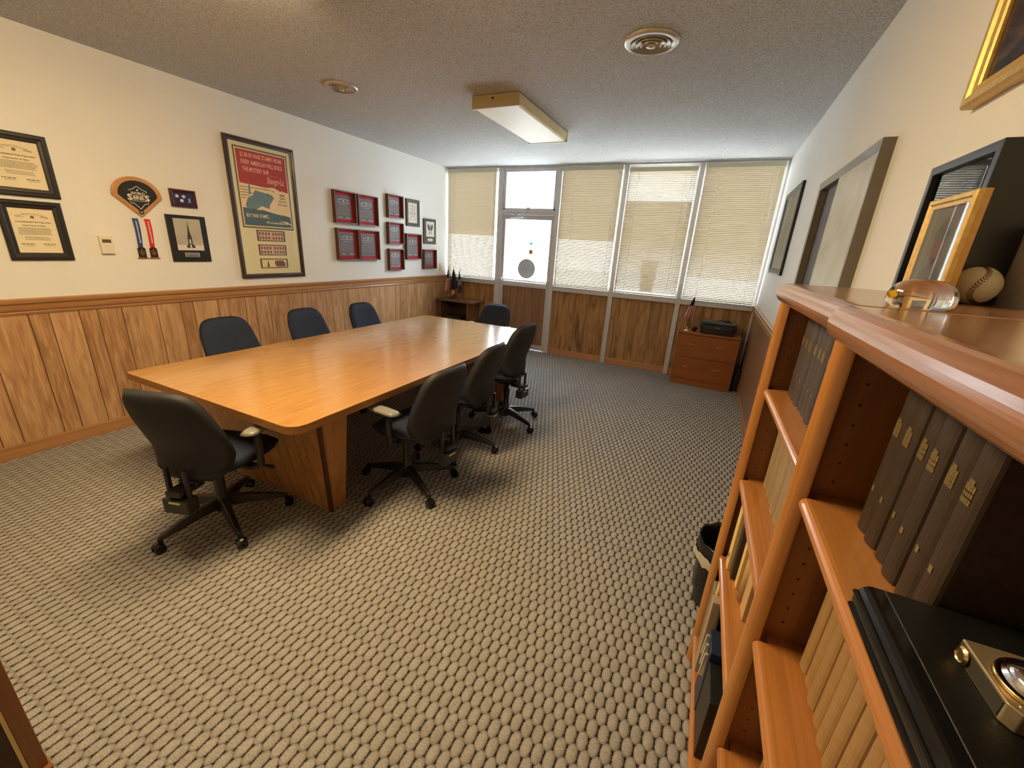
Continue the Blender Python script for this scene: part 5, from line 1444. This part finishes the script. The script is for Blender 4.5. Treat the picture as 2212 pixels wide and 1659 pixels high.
# ------------------------------------------------------------------ wooden stand at the lower left, near the camera
def stand():
    bx, by = 2.60, .165
    t = thing('wooden_stand', 'dark wooden upright stand cut off by the lower left corner', 'stand', (bx, by, 0))
    return t
t = stand()
B().box(-.022, .0, -.017, .018, .0, 1.05).build('upright', 'oak_inner', t, bevel=.002)
B().box(-.022, -.002, -.026, -.0175, .012, 1.02).build('lit_edge_strip', 'manila', t)  # pale wood edge, its lit look put into the colour
B().box(-.020, -.006, -.140, -.0265, .03, 1.02).build('board', 'walnut_dark', t)
B().box(-.024, .002, -.142, .019, 1.05, 1.07).build('top_rail', 'oak_y', t)
B().box(-.040, .020, -.150, .022, 0, .012).build('foot', 'oak_inner', t, bevel=.003)

# ------------------------------------------------------------------ outside
struct(B().box(-14, 20, D + .12, D + 40, -.25, -.15).build('ground_outside', plain('paving', (.55, .54, .52), .9, noise=.1, nscale=.6)))
bo = thing('building', 'pale low building across the street, seen only through the windows', 'building', (3, D + 15, -.15))
B().box(-20, 22, 0, 6, 0, 5.2).build('facade', plain('stucco', (.42, .41, .38), .9, noise=.1, nscale=.8), bo)
B().box(-20.2, 22.2, -.5, 6.2, 5.2, 5.45).build('roof_edge', 'grey_frame', bo)
t = thing('planter_pot', 'tapered pot standing outside, seen as a brown shadow through the blind', 'planter', (3.27, D + .40, 0))
B().lathe([(.001, .95), (.085, .95), (.125, 1.54), (.118, 1.54), (.10, 1.45), (.001, 1.45)], 24).build('pot', plain('pot_brown', s2l((96, 70, 58)), .8), t)
b = B(); b.cyl((0, 0, -.15), (0, 0, .95), .03, n=12); b.build('pot_stand', 'black_plastic', t)

# ------------------------------------------------------------------ light
wd = bpy.data.worlds.new('world'); S.world = wd; wd.use_nodes = True; nt = wd.node_tree; nt.nodes.clear()
bg = nd(nt, 'ShaderNodeBackground'); bg.inputs[0].default_value = (.80, .90, 1.0, 1); bg.inputs[1].default_value = 14.0
wo = nd(nt, 'ShaderNodeOutputWorld'); ln(nt, bg.outputs[0], wo.inputs[0])
def area(name, loc, rot, sx, sy, en, col, portal=False):
    l = bpy.data.lights.new(name, 'AREA'); l.shape = 'RECTANGLE'; l.size = sx; l.size_y = sy; l.energy = en; l.color = col
    if portal: l.cycles.is_portal = True
    o = bpy.data.objects.new(name, l); COL.objects.link(o); o.location = loc; o.rotation_euler = rot; return o
area('sky_portal', (W / 2, D + .10, (sill0 + H) / 2), (-PI / 2, 0, 0), W, H - sill0, 1, (1, 1, 1), True)

S.view_settings.view_transform = 'Standard'; S.view_settings.look = 'None'; S.view_settings.gamma = 1; S.view_settings.use_curve_mapping = False
S.view_settings.exposure = 0.70
S.cycles.use_denoising = True
S.cycles.max_bounces = 7; S.cycles.diffuse_bounces = 4; S.cycles.glossy_bounces = 3; S.cycles.transparent_max_bounces = 10; S.cycles.transmission_bounces = 6
S.cycles.use_adaptive_sampling = True; S.cycles.adaptive_threshold = .025
S.cycles.sample_clamp_indirect = 6
